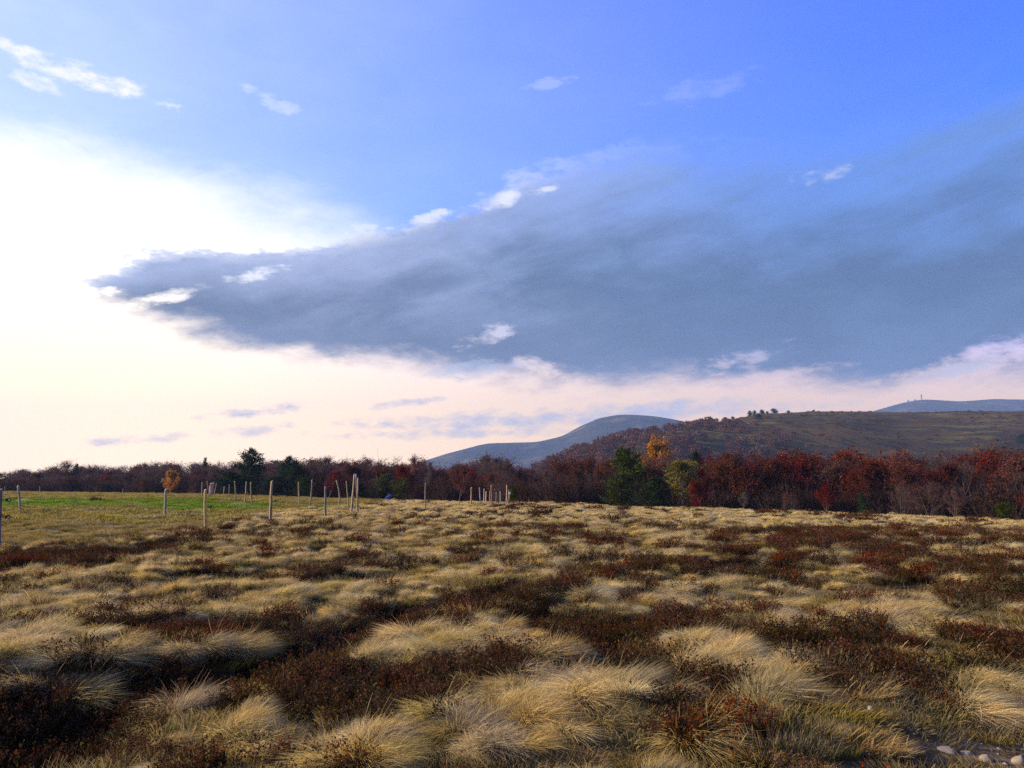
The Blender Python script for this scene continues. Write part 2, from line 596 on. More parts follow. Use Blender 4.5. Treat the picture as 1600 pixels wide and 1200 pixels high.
past_m = np.where(front, pasture_mask(ppx, ppy), 0)
nr, na = RR.shape
idx = np.arange(nr * na).reshape(nr, na)
Q = np.stack([idx[:-1, :-1], idx[:-1, 1:], idx[1:, 1:], idx[1:, :-1]], -1).reshape(-1, 4)[:, ::-1]
far_m = smooth(38, 75, RR)
gm = make_mesh('ground', np.stack([gx, gy, gzv], -1).reshape(-1, 3), quads=Q, mat=M_GROUND, smooth_shade=True,
               attrs={'soil': soil_m.ravel(), 'green': green_m.ravel(), 'far': far_m.ravel(), 'pasture': past_m.ravel()})
link('ground', gm, kind='structure')


# ------------------------------------------------------------------ hills
def ridge_hill(name, prof, dist, base_z, r0, r2, mat, amp, nsc, nr=90, na=260, seed=5, noise_fade=.12):
    """a hill whose crest line runs through given sight points at given distances"""
    px = np.array([p[0] for p in prof], float); py = np.array([p[1] for p in prof], float)
    pxs = np.linspace(px[0], px[-1], na)
    pys = np.interp(pxs, px, py)
    for _ in range(6): pys[1:-1] = (pys[:-2] + pys[1:-1] * 2 + pys[2:]) / 4
    dd = np.interp(pxs, px, np.array(dist, float))
    V = np.zeros((nr, na, 3))
    for j in range(na):
        d = ray(pxs[j], pys[j]); d = d / d[1]
        cz = EYE + d[2] * dd[j]
        u = d[0]
        f0 = r0 * dd[j]; f2 = r2 * dd[j]
        tt = np.linspace(0, 1, nr)
        kk = int(nr * .7)
        ys = np.concatenate([np.linspace(f0, dd[j], kk), np.linspace(dd[j], f2, nr - kk + 1)[1:]])
        rise = np.where(ys <= dd[j], np.sin(np.clip((ys - f0) / (dd[j] - f0), 0, 1) * math.pi / 2) ** 1.25,
                        np.cos(np.clip((ys - dd[j]) / (f2 - dd[j]), 0, 1) * math.pi / 2) ** 1.5)
        V[:, j, 0] = u * ys; V[:, j, 1] = ys
        zz = base_z + (cz - base_z) * rise
        n = (fbm(V[:, j, 0] * nsc, ys * nsc, seed, 5) - .5) * amp
        nfade = np.clip(np.abs(ys - dd[j]) / (dd[j] * noise_fade), .06, 1) * np.clip(rise * 4, 0, 1)
        V[:, j, 2] = zz + n * nfade
    idx = np.arange(nr * na).reshape(nr, na)
    Q = np.stack([idx[:-1, :-1], idx[:-1, 1:], idx[1:, 1:], idx[1:, :-1]], -1).reshape(-1, 4)
    me = make_mesh(name, V.reshape(-1, 3), quads=Q, mat=mat, smooth_shade=True)
    return link(name, me, kind='structure'), V


hill_prof = [(700, 790), (800, 748), (860, 724), (900, 708), (950, 692), (1000, 682), (1060, 672), (1110, 662), (1150, 656), (1200, 648), (1260, 646), (1320, 646),
             (1400, 649), (1500, 648), (1600, 646), (1750, 640), (2000, 650), (2400, 720)]
hill_dist = [460, 480, 500, 520, 540, 560, 590, 620, 640, 660, 680, 690, 700, 710, 720, 740, 760, 780]
hill, HV = ridge_hill('heather_hill', hill_prof, hill_dist, -52, .38, 1.8, M_HILL, 9, .012)
m1_prof = [(300, 800), (450, 775), (560, 750), (640, 727), (700, 708), (760, 694), (800, 692), (840, 691), (880, 682), (905, 668), (935, 656), (965, 651.5), (1000, 652), (1030, 654),
           (1060, 659), (1090, 666), (1150, 682), (1250, 705), (1350, 740)]
ridge_hill('mountain', m1_prof, [2700] * 19, -160, .55, 1.4, M_MTN, 95, .0017, 110, 300, 11, .10)
m2_prof = [(1150, 720), (1250, 680), (1340, 652), (1380, 640), (1410, 632), (1440, 627), (1470, 628), (1500, 629.5), (1550, 626), (1600, 627), (1750, 640), (1950, 690), (2100, 740)]
ridge_hill('mountain', m2_prof, [3400] * 13, -160, .6, 1.14, M_MTN, 75, .0016, 90, 220, 23, .10)


def hill_z(x, y):
    """height of the heather hill (nearest grid vertex)"""
    q = (HV[:, :, 0] - x) ** 2 + (HV[:, :, 1] - y) ** 2
    i = np.unravel_index(np.argmin(q), q.shape)
    return HV[i][2]


# ------------------------------------------------------------------ plant meshes
WIND = np.array([.80, -.42, 0.0])      # the grass is combed to the right and a little towards the viewer


def ribbons(base, d0, bend, L, W, k, cols, taper=(1.0, .9, .7, .42, .08)):
    """curved tapering blades. base,d0,bend: (n,3); L,W: (n,); cols: (n,k+1,3)"""
    n = len(base)
    s = np.linspace(0, 1, k + 1)[None, :, None]
    C = base[:, None] + L[:, None, None] * (d0[:, None] * s + bend[:, None] * s * s)
    T = unit(d0[:, None] + 2 * bend[:, None] * s)
    side = rng.normal(size=(n, 3)); side[:, 2] *= .25
    sd = unit(np.cross(T, side[:, None]))
    tp = np.interp(np.linspace(0, 1, k + 1), np.linspace(0, 1, len(taper)), taper)[None, :, None]
    w = sd * (W[:, None, None] * .5) * tp
    V = np.stack([C - w, C + w], 2)                     # n, k+1, 2, 3
    i = np.arange(n * (k + 1) * 2).reshape(n, k + 1, 2)
    Q = np.stack([i[:, :-1, 0], i[:, :-1, 1], i[:, 1:, 1], i[:, 1:, 0]], -1).reshape(-1, 4)
    CC = np.repeat(cols[:, :, None], 2, 2)
    return V.reshape(-1, 3), Q, CC.reshape(-1, 3)


GREENS = np.array([(.085, .115, .022), (.12, .14, .03), (.07, .09, .02), (.16, .15, .04)])
STRAWS = np.array([(.58, .435, .185), (.64, .495, .225), (.53, .385, .145), (.66, .54, .27), (.58, .40, .145)])
TIPS = np.array([(.66, .53, .27), (.72, .60, .33), (.62, .47, .21), (.74, .63, .37)])


def blade_cols(n, k, green=.35, straws=STRAWS, tips=TIPS):
    g = GREENS[rng.integers(0, len(GREENS), n)]
    s = straws[rng.integers(0, len(straws), n)]
    t = tips[rng.integers(0, len(tips), n)]
    br = rng.uniform(.6, 1.2, (n, 1))
    old = rng.uniform(size=(n, 1)) < .14
    br = np.where(old, br * np.array([[.55, .46, .42]]), br)
    g = g * br; s = s * br; t = t * br
    t0 = rng.uniform(.02, 2.0 * green, (n, 1, 1)) ** 1.0
    x = np.linspace(0, 1, k + 1)[None, :, None]
    f = np.clip((x - t0 * .5) / (t0 + .12), 0, 1)
    h = np.clip((x - .55) / .45, 0, 1)
    c = g[:, None] * (1 - f) + s[:, None] * f
    return c * (1 - h) + t[:, None] * h


def tussock_mesh(name, n, R0, L0, W0, spread=.75, wind=.5, k=4, green=.35, straws=STRAWS, tips=TIPS, stalks=0, droop=.55, seed=0):
    global rng
    rng = np.random.default_rng(1000 + seed)
    th = rng.uniform(0, 2 * math.pi, n); r = R0 * np.sqrt(rng.uniform(0, 1, n))
    out = np.stack([np.cos(th), np.sin(th), np.zeros(n)], -1)
    base = out * r[:, None]
    base[:, 2] = -.04
    tilt = (r / R0) * spread * rng.uniform(.5, 1.3, n)
    d0 = unit(np.stack([out[:, 0] * tilt, out[:, 1] * tilt, np.ones(n)], -1) + WIND * wind * .35 + rng.normal(0, .21, (n, 3)))
    bend = out * (.18 * spread * rng.uniform(.4, 1.4, n))[:, None] + WIND * (wind * rng.uniform(.35, 1.1, n))[:, None]
    bend[:, 2] -= droop * rng.uniform(.6, 1.25, n)
    L = L0 * rng.uniform(.4, 1.12, n) * (1 - .25 * (r / R0))
    W = W0 * rng.uniform(.7, 1.3, n)
    a = Acc()
    V, Q, C = ribbons(base, d0, bend, L, W, k, blade_cols(n, k, green, straws, tips))
    a.add(V, Q, C=C)
    if stalks:
        b = base[:stalks]; d = unit(np.array([0, 0, 1.0]) + WIND * .45 + rng.normal(0, .22, (stalks, 3)))
        bd = WIND * .25 * rng.uniform(.3, 1.2, (stalks, 1)) + np.array([0, 0, -.15])
        cc = np.repeat((np.array([(.46, .34, .18)]) * rng.uniform(.7, 1.2, (stalks, 1)))[:, None], 5, 1)
        V, Q, C = ribbons(b, d, bd, L0 * rng.uniform(.9, 1.3, stalks), np.full(stalks, W0 * .7), 4, cc, (.8, .7, .6, 1.3, .3))
        a.add(V, Q, C=C)
    return a.mesh(name, M_GRASS)


def leaf_quads(P, N1, N2, size, asp=.55):
    """diamond leaves: P centre base, N1 long axis, N2 cross axis"""
    L = size[:, None]
    V = np.stack([P, P + N1 * L * .5 + N2 * L * asp * .5, P + N1 * L, P + N1 * L * .5 - N2 * L * asp * .5], 1)
    n = len(P)
    return V.reshape(-1, 3), np.arange(4 * n).reshape(n, 4)


def shrub_mesh(name, nst, R0, H, leaf, nleaf, pal_low, pal_top, seed=0, stemw=.004):
    """bilberry / heather clump: upright woody shoots set with small leaves"""
    global rng
    rng = np.random.default_rng(2000 + seed)
    a = Acc()
    th = rng.uniform(0, 2 * math.pi, nst); r = R0 * np.sqrt(rng.uniform(0, 1, nst))
    out = np.stack([np.cos(th), np.sin(th), np.zeros(nst)], -1)
    base = out * r[:, None]; base[:, 2] = -.03
    d0 = unit(np.array([0, 0, 1.0]) + out * (r / R0 * .55)[:, None] + rng.normal(0, .22, (nst, 3)))
    bend = rng.normal(0, .16, (nst, 3)); bend[:, 2] = 0
    L = H * rng.uniform(.45, 1.1, nst) * (1 - .35 * (r / R0) ** 2)
    sc = np.repeat((np.array([(.055, .03, .02)]) * rng.uniform(.6, 1.4, (nst, 1)))[:, None], 3, 1)
    V, Q, C = ribbons(base, d0, bend, L, np.full(nst, stemw), 2, sc, (1, .8, .5))
    a.add(V, Q, C=C)
    s = rng.uniform(.18, 1.02, (nst, nleaf))
    c = base[:, None] + L[:, None, None] * (d0[:, None] * s[..., None] + bend[:, None] * (s * s)[..., None])
    n = nst * nleaf
    c = c.reshape(n, 3) + rng.normal(0, leaf * .5, (n, 3))
    v1 = unit(rng.normal(size=(n, 3)) + np.array([0, 0, .7])); v2 = unit(np.cross(v1, rng.normal(size=(n, 3))))
    sz = leaf * rng.uniform(.6, 1.3, n)
    V, Q = leaf_quads(c, v1, v2, sz, .62)
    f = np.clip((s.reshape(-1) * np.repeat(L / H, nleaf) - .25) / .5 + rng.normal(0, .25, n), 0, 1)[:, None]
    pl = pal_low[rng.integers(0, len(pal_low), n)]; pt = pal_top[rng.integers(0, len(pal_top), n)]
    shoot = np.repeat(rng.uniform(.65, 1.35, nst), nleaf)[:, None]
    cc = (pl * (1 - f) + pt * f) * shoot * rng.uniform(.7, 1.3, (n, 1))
    a.add(V, Q, C=np.repeat(cc, 4, 0))
    return a.mesh(name, M_SHRUB)


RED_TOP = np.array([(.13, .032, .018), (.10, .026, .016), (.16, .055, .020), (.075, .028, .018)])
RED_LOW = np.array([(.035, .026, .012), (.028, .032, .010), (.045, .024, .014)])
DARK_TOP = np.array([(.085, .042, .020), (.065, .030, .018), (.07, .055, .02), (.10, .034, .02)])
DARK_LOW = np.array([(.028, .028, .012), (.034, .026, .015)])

TUSS = [tussock_mesh('grass_tussock', 2000, .15, .46, .0039, (.9, .75, 1.05, .8, .95, .7)[i], (.42, .52, .34, .48, .38, .58)[i], seed=i, stalks=3 + i, green=(.24, .32, .20, .28, .34, .24)[i],
                     droop=(.55, .50, .62, .5, .58, .46)[i]) for i in range(6)]
ORNG = np.array([(.36, .21, .085), (.40, .26, .11), (.30, .18, .07), (.42, .32, .15)])
ORNG_T = np.array([(.46, .31, .15), (.50, .38, .20), (.40, .24, .11)])
TUSS_OR = [tussock_mesh('orange_grass', 800, .17, .20, .0042, .7, .3, seed=20 + i, stalks=8, green=.35, straws=ORNG, tips=ORNG_T, droop=.35) for i in range(3)]
TURF_GREEN = np.array([(.17, .14, .045), (.25, .18, .07), (.32, .22, .10), (.20, .14, .05)])
TURF = [tussock_mesh('turf', 420, .26, .17, .0055, .4, .35, seed=30 + i, green=.3, straws=TURF_GREEN, tips=STRAWS * .8, droop=.3, k=3) for i in range(3)]
FARG = [tussock_mesh('far_grass', 520, .30, .46, .013, .75, .5, seed=40 + i, green=.22, k=3) for i in range(4)]
PAST = [tussock_mesh('pasture_grass', 260, .45, .15, .016, .4, .3, seed=50 + i, green=.3, k=2, straws=np.array([(.34, .27, .075), (.30, .25, .06), (.38, .29, .10)]), tips=np.array([(.40, .32, .11), (.44, .34, .14)]), droop=.3) for i in range(3)]
PGREEN = [tussock_mesh('green_grass', 260, .45, .13, .016, .4, .2, seed=55 + i, green=.2, k=2, straws=np.array([(.16, .28, .018), (.20, .30, .024), (.14, .23, .016)]),
                       tips=np.array([(.17, .28, .03), (.22, .29, .05)]), droop=.25) for i in range(2)]
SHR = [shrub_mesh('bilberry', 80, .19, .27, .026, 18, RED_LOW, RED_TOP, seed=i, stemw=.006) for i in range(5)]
DRK = [shrub_mesh('heather', 110, .26, .24, .019, 20, DARK_LOW, DARK_TOP, seed=10 + i) for i in range(4)]
FSH = [shrub_mesh('far_heather', 60, .32, .30, .05, 11, DARK_LOW * 1.1, (RED_TOP + DARK_TOP) * .55, seed=20 + i, stemw=.01) for i in range(3)]

# ------------------------------------------------------------------ what grows where (photo pixels of the ground point -> cover)
HEATH = [(60, 1155, 120, 26, 1), (190, 1095, 90, 26, .9), (330, 1068, 100, 26, 1), (470, 1035, 80, 34, 1), (590, 975, 110, 36, 1), (700, 950, 110, 28, .95),
         (790, 945, 60, 22, .9), (900, 950, 90, 34, .9), (920, 1005, 100, 46, 1), (985, 1042, 60, 26, .9), (1010, 895, 130, 26, .75), (1130, 880, 120, 24, .9),
         (1230, 905, 110, 30, 1), (1180, 968, 150, 20, .95), (1080, 985, 70, 16, .7), (1330, 862, 160, 26, .85), (1430, 885, 110, 20, .8), (1390, 905, 70, 14, .8), (1560, 895, 90, 24, .7),
         (1500, 935, 70, 18, .7), (1330, 1000, 110, 26, .75), (1310, 1040, 90, 30, .6), (1100, 1115, 70, 55, .75), (1040, 1160, 50, 40, .6), (650, 1065, 120, 32, .8), (520, 1110, 100, 30, .55),
         (140, 1178, 90, 20, .7), (300, 1196, 60, 16, .7), (800, 1040, 70, 24, .9), (40, 882, 150, 18, .95), (160, 862, 170, 10, .75), (290, 850, 90, 7, .6),
         (350, 835, 60, 6, .55), (540, 884, 60, 14, .75), (660, 886, 50, 10, .7), (470, 905, 70, 12, .5), (870, 842, 70, 10, .7), (940, 848, 50, 8, .7), (1250, 832, 150, 8, .6), (1440, 838, 130, 9, .7), (1560, 850, 80, 9, .6),
         (260, 955, 120, 14, .5), (120, 985, 130, 18, .45), (380, 1000, 90, 16, .5), (1400, 1090, 90, 20, .25), (1550, 970, 60, 20, .4), (130, 1040, 50, 16, .5), (850, 895, 80, 12, .5)]
STRAW = [(30, 1062, 60, 20), (130, 1142, 44, 16), (40, 1010, 110, 26), (180, 1030, 80, 20), (330, 1020, 90, 16), (60, 1085, 70, 24), (430, 965, 120, 16), (200, 960, 150, 14), (330, 920, 150, 14), (100, 930, 120, 14), (1000, 870, 90, 10), (1480, 862, 60, 8), (850, 1005, 62, 34), (720, 1005, 90, 26), (800, 985, 60, 20), (1090, 1025, 62, 36), (1200, 1062, 72, 40), (880, 1100, 110, 46), (800, 1140, 150, 50), (640, 1170, 140, 36), (960, 1090, 40, 40),
         (520, 1185, 90, 24), (1290, 968, 130, 22), (1440, 985, 60, 20), (1540, 1085, 56, 30), (100, 1065, 90, 34), (220, 1145, 70, 32), (400, 1148, 66, 32), (590, 1022, 70, 24),
         (1110, 935, 85, 28), (960, 930, 40, 22), (1050, 920, 40, 18), (280, 1110, 40, 20), (1300, 884, 26, 14), (640, 925, 120, 16), (500, 940, 120, 14), (800, 870, 160, 14), (1040, 845, 80, 9), (1560, 865, 60, 7),
         (1070, 1110, 60, 26), (1180, 880, 20, 8)]
ORANGE = [(1480, 1060, 190, 60), (1380, 1130, 190, 60), (1550, 1010, 90, 60), (1000, 1195, 200, 24), (1250, 1150, 120, 50), (960, 1050, 60, 16)]


STONES = [(1431, 1044, 13, .62, 'whitish rounded stone in the short orange grass'), (1361, 1108, 8, .6, 'small pale stone in the turf between the tussocks'), (1229, 1122, 8, .7, 'small white stone beside the bilberry shoots'),
          (1541, 1190, 13, .6, 'rounded pinkish stone on the bare soil'), (1594, 1194, 17, .7, 'largest grey stone on the bare soil'), (1478, 1176, 17, .22, 'flat slab sunk in the bare soil'),
          (1510, 1180, 12, .25, 'flat grey stone beside the sunk slab'), (1274, 934, 9, .45, 'pale stone at the end of the bare hollow'), (1322, 930, 13, .35, 'long pale stone on the bare hollow floor'),
          (1344, 928, 8, .4, 'smaller stone beside the long pale one in the hollow'), (1500, 967, 7, .5, 'pale stone under the far tussock'), (1453, 1016, 4, .9, 'tiny white chip in the grass'),
          (1562, 1166, 5, .6, 'pebble on the bare soil beside the yellow tussock'), (1585, 1172, 4, .6, 'smaller pebble on the bare soil'), (1530, 1160, 4, .5, 'flat pebble on the soil edge'), (1571, 1197, 6, .5, 'pebble between the two larger stones on the soil')]
STONE_POS = []
for (px_, py_, w_, fl_, lb_) in STONES:
    q_ = on_ground(px_, py_); STONE_POS.append((q_[0], q_[1], w_ * q_[1] / FPX))


def clear_of_stones(x, y, reach=.34):
    """grass is worn short round the stones, on their downhill (path) side"""
    ok = np.ones(np.shape(x), bool)
    for sx, sy, sr in STONE_POS:
        L = math.hypot(sx, sy)
        d = seg_dist(x, y, [(sx, sy), (sx - sx / L * reach, sy - sy / L * reach)])
        ok &= d > sr + (.13 if reach > .1 else -.01)
    return ok


def cover(x, y, z):
    px, py = project(x, y, z)
    n = fbm(x * .9, y * .9, 51, 3)
    n2 = fbm(x * .28, y * .28, 77, 3)
    wx = px + (n - .5) * 70; wy = py + (fbm(x * 1.1, y * 1.1, 91, 2) - .5) * 22 * np.clip((py - 760) / 200, .15, 1.4)
    h = np.zeros_like(px)
    for cx, cy, rx, ry, w in HEATH:
        q = ((wx - cx) / rx) ** 2 + ((wy - cy) / ry) ** 2
        h = np.maximum(h, w * (1 - smooth(.45, 1.25, q)))
    s = px_mask(wx, wy, STRAW, .5)
    hm = hollow_mask(x, y) * (px < 1100)
    s = s * (1 - hm * .55); h = np.maximum(h, hm)
    o = px_mask(wx, wy, ORANGE, .6)
    h = h * np.where((px < 900) & (py < 1000), .82, 1.0)
    h = np.maximum(h, .75 * smooth(.54, .68, n) * smooth(.44, .64, n2) * (1 - smooth(1000, 1150, py)))
    brk = smooth(.47, .58, fbm(x * 1.8, y * 1.8, 131, 3)) * (1 - .45 * smooth(960, 1010, py)) * (1 - hm)
    h = h * (1 - s * .92) * (1 - .8 * brk)
    o = o * (1 - s)
    past = pasture_mask(px, py)
    soilm = px_mask(px, py, SOIL_PX, .5)
    h = h * (1 - past) * (1 - soilm * .9)
    return px, py, h, s, o, past, soilm


def scatter(n_try, y0, y1, dens_pow=1.0, margin=.10):
    """random ground points inside the seen wedge (and a margin round it)"""
    umax = 800 / FPX / CP + margin
    y = np.sqrt(rng.uniform(y0 ** 2, y1 ** 2, n_try))
    x = rng.uniform(-1, 1, n_try) * (umax * y + 1.0)
    keep = y < np.interp(x / np.maximum(y, 6), CR_U, CR_D) * 1.18
    x, y = x[keep], y[keep]
    return x, y, ground_z(x, y)


def area(y0, y1, margin=.10):
    return (800 / FPX / CP + margin) * (y1 ** 2 - y0 ** 2) + 2 * (y1 - y0)


def stuff(name, meshes, pts, label, cat):
    """one object: many plants of a few shapes set out on points (x,y,z,rot,scale_xy,scale_z)"""
    pts = np.asarray(pts)
    me = bpy.data.meshes.new(name)
    me.vertices.add(len(pts)); me.vertices.foreach_set('co', np.ascontiguousarray(pts[:, :3], np.float32).ravel())
    for nm, arr in (('rot', np.stack([pts[:, 6], pts[:, 7], pts[:, 3]], -1)), ('scl', np.stack([pts[:, 4], pts[:, 4], pts[:, 5]], -1))):
        at = me.attributes.new(nm, 'FLOAT_VECTOR', 'POINT'); at.data.foreach_set('vector', np.ascontiguousarray(arr, np.float32).ravel())
    at = me.attributes.new('pick', 'INT', 'POINT'); at.data.foreach_set('value', rng.integers(0, len(meshes), len(pts)).astype(np.int32))
    me.update()
    o = link(name, me, kind='stuff', label=label, cat=cat)
    g = bpy.data.node_groups.new(name + '_set_out', 'GeometryNodeTree')
    g.interface.new_socket('Geometry', in_out='INPUT', socket_type='NodeSocketGeometry')
    g.interface.new_socket('Geometry', in_out='OUTPUT', socket_type='NodeSocketGeometry')
    gi = g.nodes.new('NodeGroupInput'); go = g.nodes.new('NodeGroupOutput')
    iop = g.nodes.new('GeometryNodeInstanceOnPoints')
    g2i = g.nodes.new('GeometryNodeGeometryToInstance')
    for ms in meshes:
        src = bpy.data.objects.new(ms.name, ms)        # mesh source, not part of the scene
        oi = g.nodes.new('GeometryNodeObjectInfo'); oi.inputs['Object'].default_value = src
        g.links.new(oi.outputs['Geometry'], g2i.inputs[0])
    g.links.new(g2i.outputs[0], iop.inputs['Instance'])
    iop.inputs['Pick Instance'].default_value = True

    def na_(nm, ty):
        n = g.nodes.new('GeometryNodeInputNamedAttribute'); n.data_type = ty; n.inputs['Name'].default_value = nm
        return n.outputs['Attribute']
    g.links.new(na_('pick', 'INT'), iop.inputs['Instance Index'])
    e2r = g.nodes.new('FunctionNodeEulerToRotation'); g.links.new(na_('rot', 'FLOAT_VECTOR'), e2r.inputs[0])
    g.links.new(e2r.outputs[0], iop.inputs['Rotation'])
    g.links.new(na_('scl', 'FLOAT_VECTOR'), iop.inputs['Scale'])
    g.links.new(gi.outputs[0], iop.inputs['Points']); g.links.new(iop.outputs[0], go.inputs[0])
    md = o.modifiers.new('set_out', 'NODES'); md.node_group = g
    return o


def pack(x, y, z, smin, smax, zs=(.85, 1.15), rot=.6, tilt=.12):
    n = len(x)
    s = rng.uniform(smin, smax, n)
    return np.stack([x, y, z, rng.normal(0, rot, n), s, s * rng.uniform(zs[0], zs[1], n), rng.normal(0, tilt, n), rng.normal(0, tilt, n)], -1)


rng = np.random.default_rng(99)
NEAR, MID = 9.2, 26.0
# --- hand-placed tussocks that can be picked out one by one
BIG = [  # photo x, photo y of the foot, scale, label
    (1520, 1118, 1.05, 'round yellow tussock with a green skirt beside the bare stony soil'),
    (1205, 1092, 1.10, 'tall pale tussock with a green foot next to the bilberry shoots'),
    (1085, 1052, 1.05, 'round mop of straw grass at the edge of the red bilberry hollow'),
    (845, 1032, 1.05, 'mop of straw grass with dark green foot above the bilberry'),
    (1080, 1165, 1.0, 'ragged straw tussock with green foot and bilberry shoots in it'),
    (215, 1170, .95, 'low pale tussock at the lip of the dark peat hollow'),
    (400, 1168, .90, 'pale combed tussock below the dark peat hollow'),
    (110, 1105, 1.2, 'broad grey straw tussock drooping into the dark peat hollow'),
    (790, 1010, .95, 'upright crest of pale grass on the bank above the bilberry hollow'),
]
tuss_group = 'straw grass tussocks in the foreground'
placed = []
for i, (px, py, s, lab) in enumerate(BIG):
    x, y, z = on_ground(px, py)
    o = link('grass_tussock', TUSS[i % 6], loc=(x, y, z), label=lab, cat='grass tussock', group=tuss_group)
    o.rotation_euler = (0, 0, rng.normal(0, .3)); s *= .78; o.scale = (s, s, s * .95)
    placed.append((x, y))

# --- near ground: every tussock and shrub stands for itself
x, y, z = scatter(int(area(3.6, NEAR) * 21), 3.6, NEAR)
px, py, h, s_, o_, pa, so = cover(x, y, z)
vis = (px > -70) & (px < 1670) & (py < 1330)
w = np.clip(.24 + .60 * s_ - .5 * h - .235 * o_, 0, 1) * (1 - so)
pick = (rng.uniform(size=len(x)) < w) & clear_of_stones(x, y)
ids = np.nonzero(pick & vis)[0]; ids = ids[np.argsort(y[ids])][:290]


def tuss_label(i, k):
    size = 'small' if k < .42 else ('large' if k > .58 else 'middling')
    if so[i] > .15: where = 'at the rim of the bare stony soil'
    elif o_[i] > .5: where = 'in the short orange-brown turf'
    elif h[i] > .5: where = 'standing alone in the dark bilberry'
    elif s_[i] > .5: where = 'crowded on a pale grassy bank'
    elif hollow_mask(x[i:i + 1], y[i:i + 1])[0] > .1: where = 'on the lip of a peat hollow'
    else: where = 'between bilberry shrubs and low turf'
    return size + ' straw-coloured grass tussock ' + where


for i in ids:
    ob = link('grass_tussock', TUSS[rng.integers(6)], loc=(x[i], y[i], z[i]), cat='grass tussock', group=tuss_group)
    ob.rotation_euler = (rng.normal(0, .16), rng.normal(0, .16), rng.normal(0, 1.0))
    k = rng.uniform(.30, .52) + .22 * s_[i]
    ob.scale = (k * 1.05, k * 1.05, k); ob['label'] = tuss_label(i, k)
rest = np.setdiff1d(np.nonzero(pick)[0], ids)
near_rest = pack(x[rest], y[rest], z[rest], .34, .66)
x, y, z = scatter(int(area(3.6, NEAR) * 22), 3.6, NEAR)
px, py, h, s_, o_, pa, so = cover(x, y, z)
vis = (px > -50) & (px < 1650) & (py < 1300)
w = np.clip(h * 1.1 + .16 * (1 - s_) * (1 - o_ * .4), 0, 1) * (1 - so)
pick = (rng.uniform(size=len(x)) < w) & clear_of_stones(x, y)
red = rng.uniform(size=len(x)) < .52
ids = np.nonzero(pick & vis & red)[0][:290]


def shrub_label(i, k):
    size = 'sparse low' if k < .6 else ('tall' if k > .74 else 'ankle-high')
    if hollow_mask(x[i:i + 1], y[i:i + 1])[0] > .4: where = 'inside a dark peat hollow'
    elif o_[i] > .5: where = 'in the orange-brown turf'
    elif s_[i] > .4: where = 'poking out of a pale tussock bank'
    elif h[i] > .6: where = 'in a broad patch of its own kind'
    else: where = 'scattered between grass tussocks'
    return size + ' bilberry shrub with dark red leaves ' + where


for i in ids:
    ob = link('bilberry_shrub', SHR[rng.integers(5)], loc=(x[i], y[i], z[i]), cat='shrub', group='red bilberry shrubs in the foreground')
    ob.rotation_euler = (rng.normal(0, .1), rng.normal(0, .1), rng.uniform(0, 6.28))
    k = rng.uniform(.48, .86); ob.scale = (k, k, k * rng.uniform(.7, 1.1)); ob['label'] = shrub_label(i, k)
rest = np.setdiff1d(np.nonzero(pick)[0], ids)
near_dark = pack(x[rest], y[rest], z[rest], .7, 1.15, rot=2)

# --- orange-brown short grass and turf near
x, y, z = scatter(int(area(3.6, 14) * 13), 3.6, 14)
px, py, h, s_, o_, pa, so = cover(x, y, z)
pick = rng.uniform(size=len(x)) < np.clip(o_ * .75 + .05 - .6 * h, 0, 1) * (1 - so * .93)
pick &= clear_of_stones(x, y, .25)
orange_pts = pack(x[pick], y[pick], z[pick], .55, 1.05, rot=1.5)
x, y, z = scatter(int(area(3.6, MID) * 14), 3.6, MID)
px, py, h, s_, o_, pa, so = cover(x, y, z)
pick = (rng.uniform(size=len(x)) < (1 - .55 * h) * (1 - so * .9)) & clear_of_stones(x, y, .05)
turf_pts = pack(x[pick], y[pick], z[pick], .7, 1.2, rot=3)
x, y, z = scatter(int(area(3.6, 10) * 16), 3.6, 10)
px, py, h, s_, o_, pa, so = cover(x, y, z)
pick = (rng.uniform(size=len(x)) < (1 - .5 * s_) * (1 - so * .95)) & clear_of_stones(x, y, .05)
turf_pts = np.concatenate([turf_pts, pack(x[pick], y[pick], z[pick], .4, .72, rot=3)])
x, y, z = scatter(int(area(3.6, 14) * 30), 3.6, 14)
pick = (hollow_mask(x, y) > .25) & (project(x, y, z)[0] < 1100)
floor_pts = pack(x[pick], y[pick], z[pick], .5, .95, rot=3)

# --- middle ground
x, y, z = scatter(int(area(NEAR, MID) * 19), NEAR, MID)
px, py, h, s_, o_, pa, so = cover(x, y, z)
w = np.clip(.52 + .38 * s_ - .62 * h - .25 * o_, 0, 1) * (1 - so) * (1 - pa)
pick = rng.uniform(size=len(x)) < w
mid_t = pack(x[pick], y[pick], z[pick], .28, .62, rot=.85)
x, y, z = scatter(int(area(NEAR, MID) * 13.0), NEAR, MID)
px, py, h, s_, o_, pa, so = cover(x, y, z)
pick = rng.uniform(size=len(x)) < np.clip(h * 1.05 + .10, 0, 1) * (1 - so) * (1 - pa)
red = rng.uniform(size=len(x)) < .55
mid_r = pack(x[pick & red], y[pick & red], z[pick & red], .5, .95, rot=3)
mid_d = pack(x[pick & ~red], y[pick & ~red], z[pick & ~red], .7, 1.2, rot=3)
stuff('dry_grass', TUSS, np.concatenate([near_rest, mid_t]), 'pale straw grass covering the moor between the shrubs', 'grass')
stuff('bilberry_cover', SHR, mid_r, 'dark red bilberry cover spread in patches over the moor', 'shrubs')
stuff('heather_cover', DRK, np.concatenate([near_dark, mid_d, floor_pts]), 'dark brown heather mat in the hollows of the moor', 'heather')
stuff('orange_grass', TUSS_OR, orange_pts, 'short orange-brown grass around the bare stony soil', 'grass')
stuff('turf', TURF, turf_pts, 'low green and brown turf under the tussocks', 'grass')

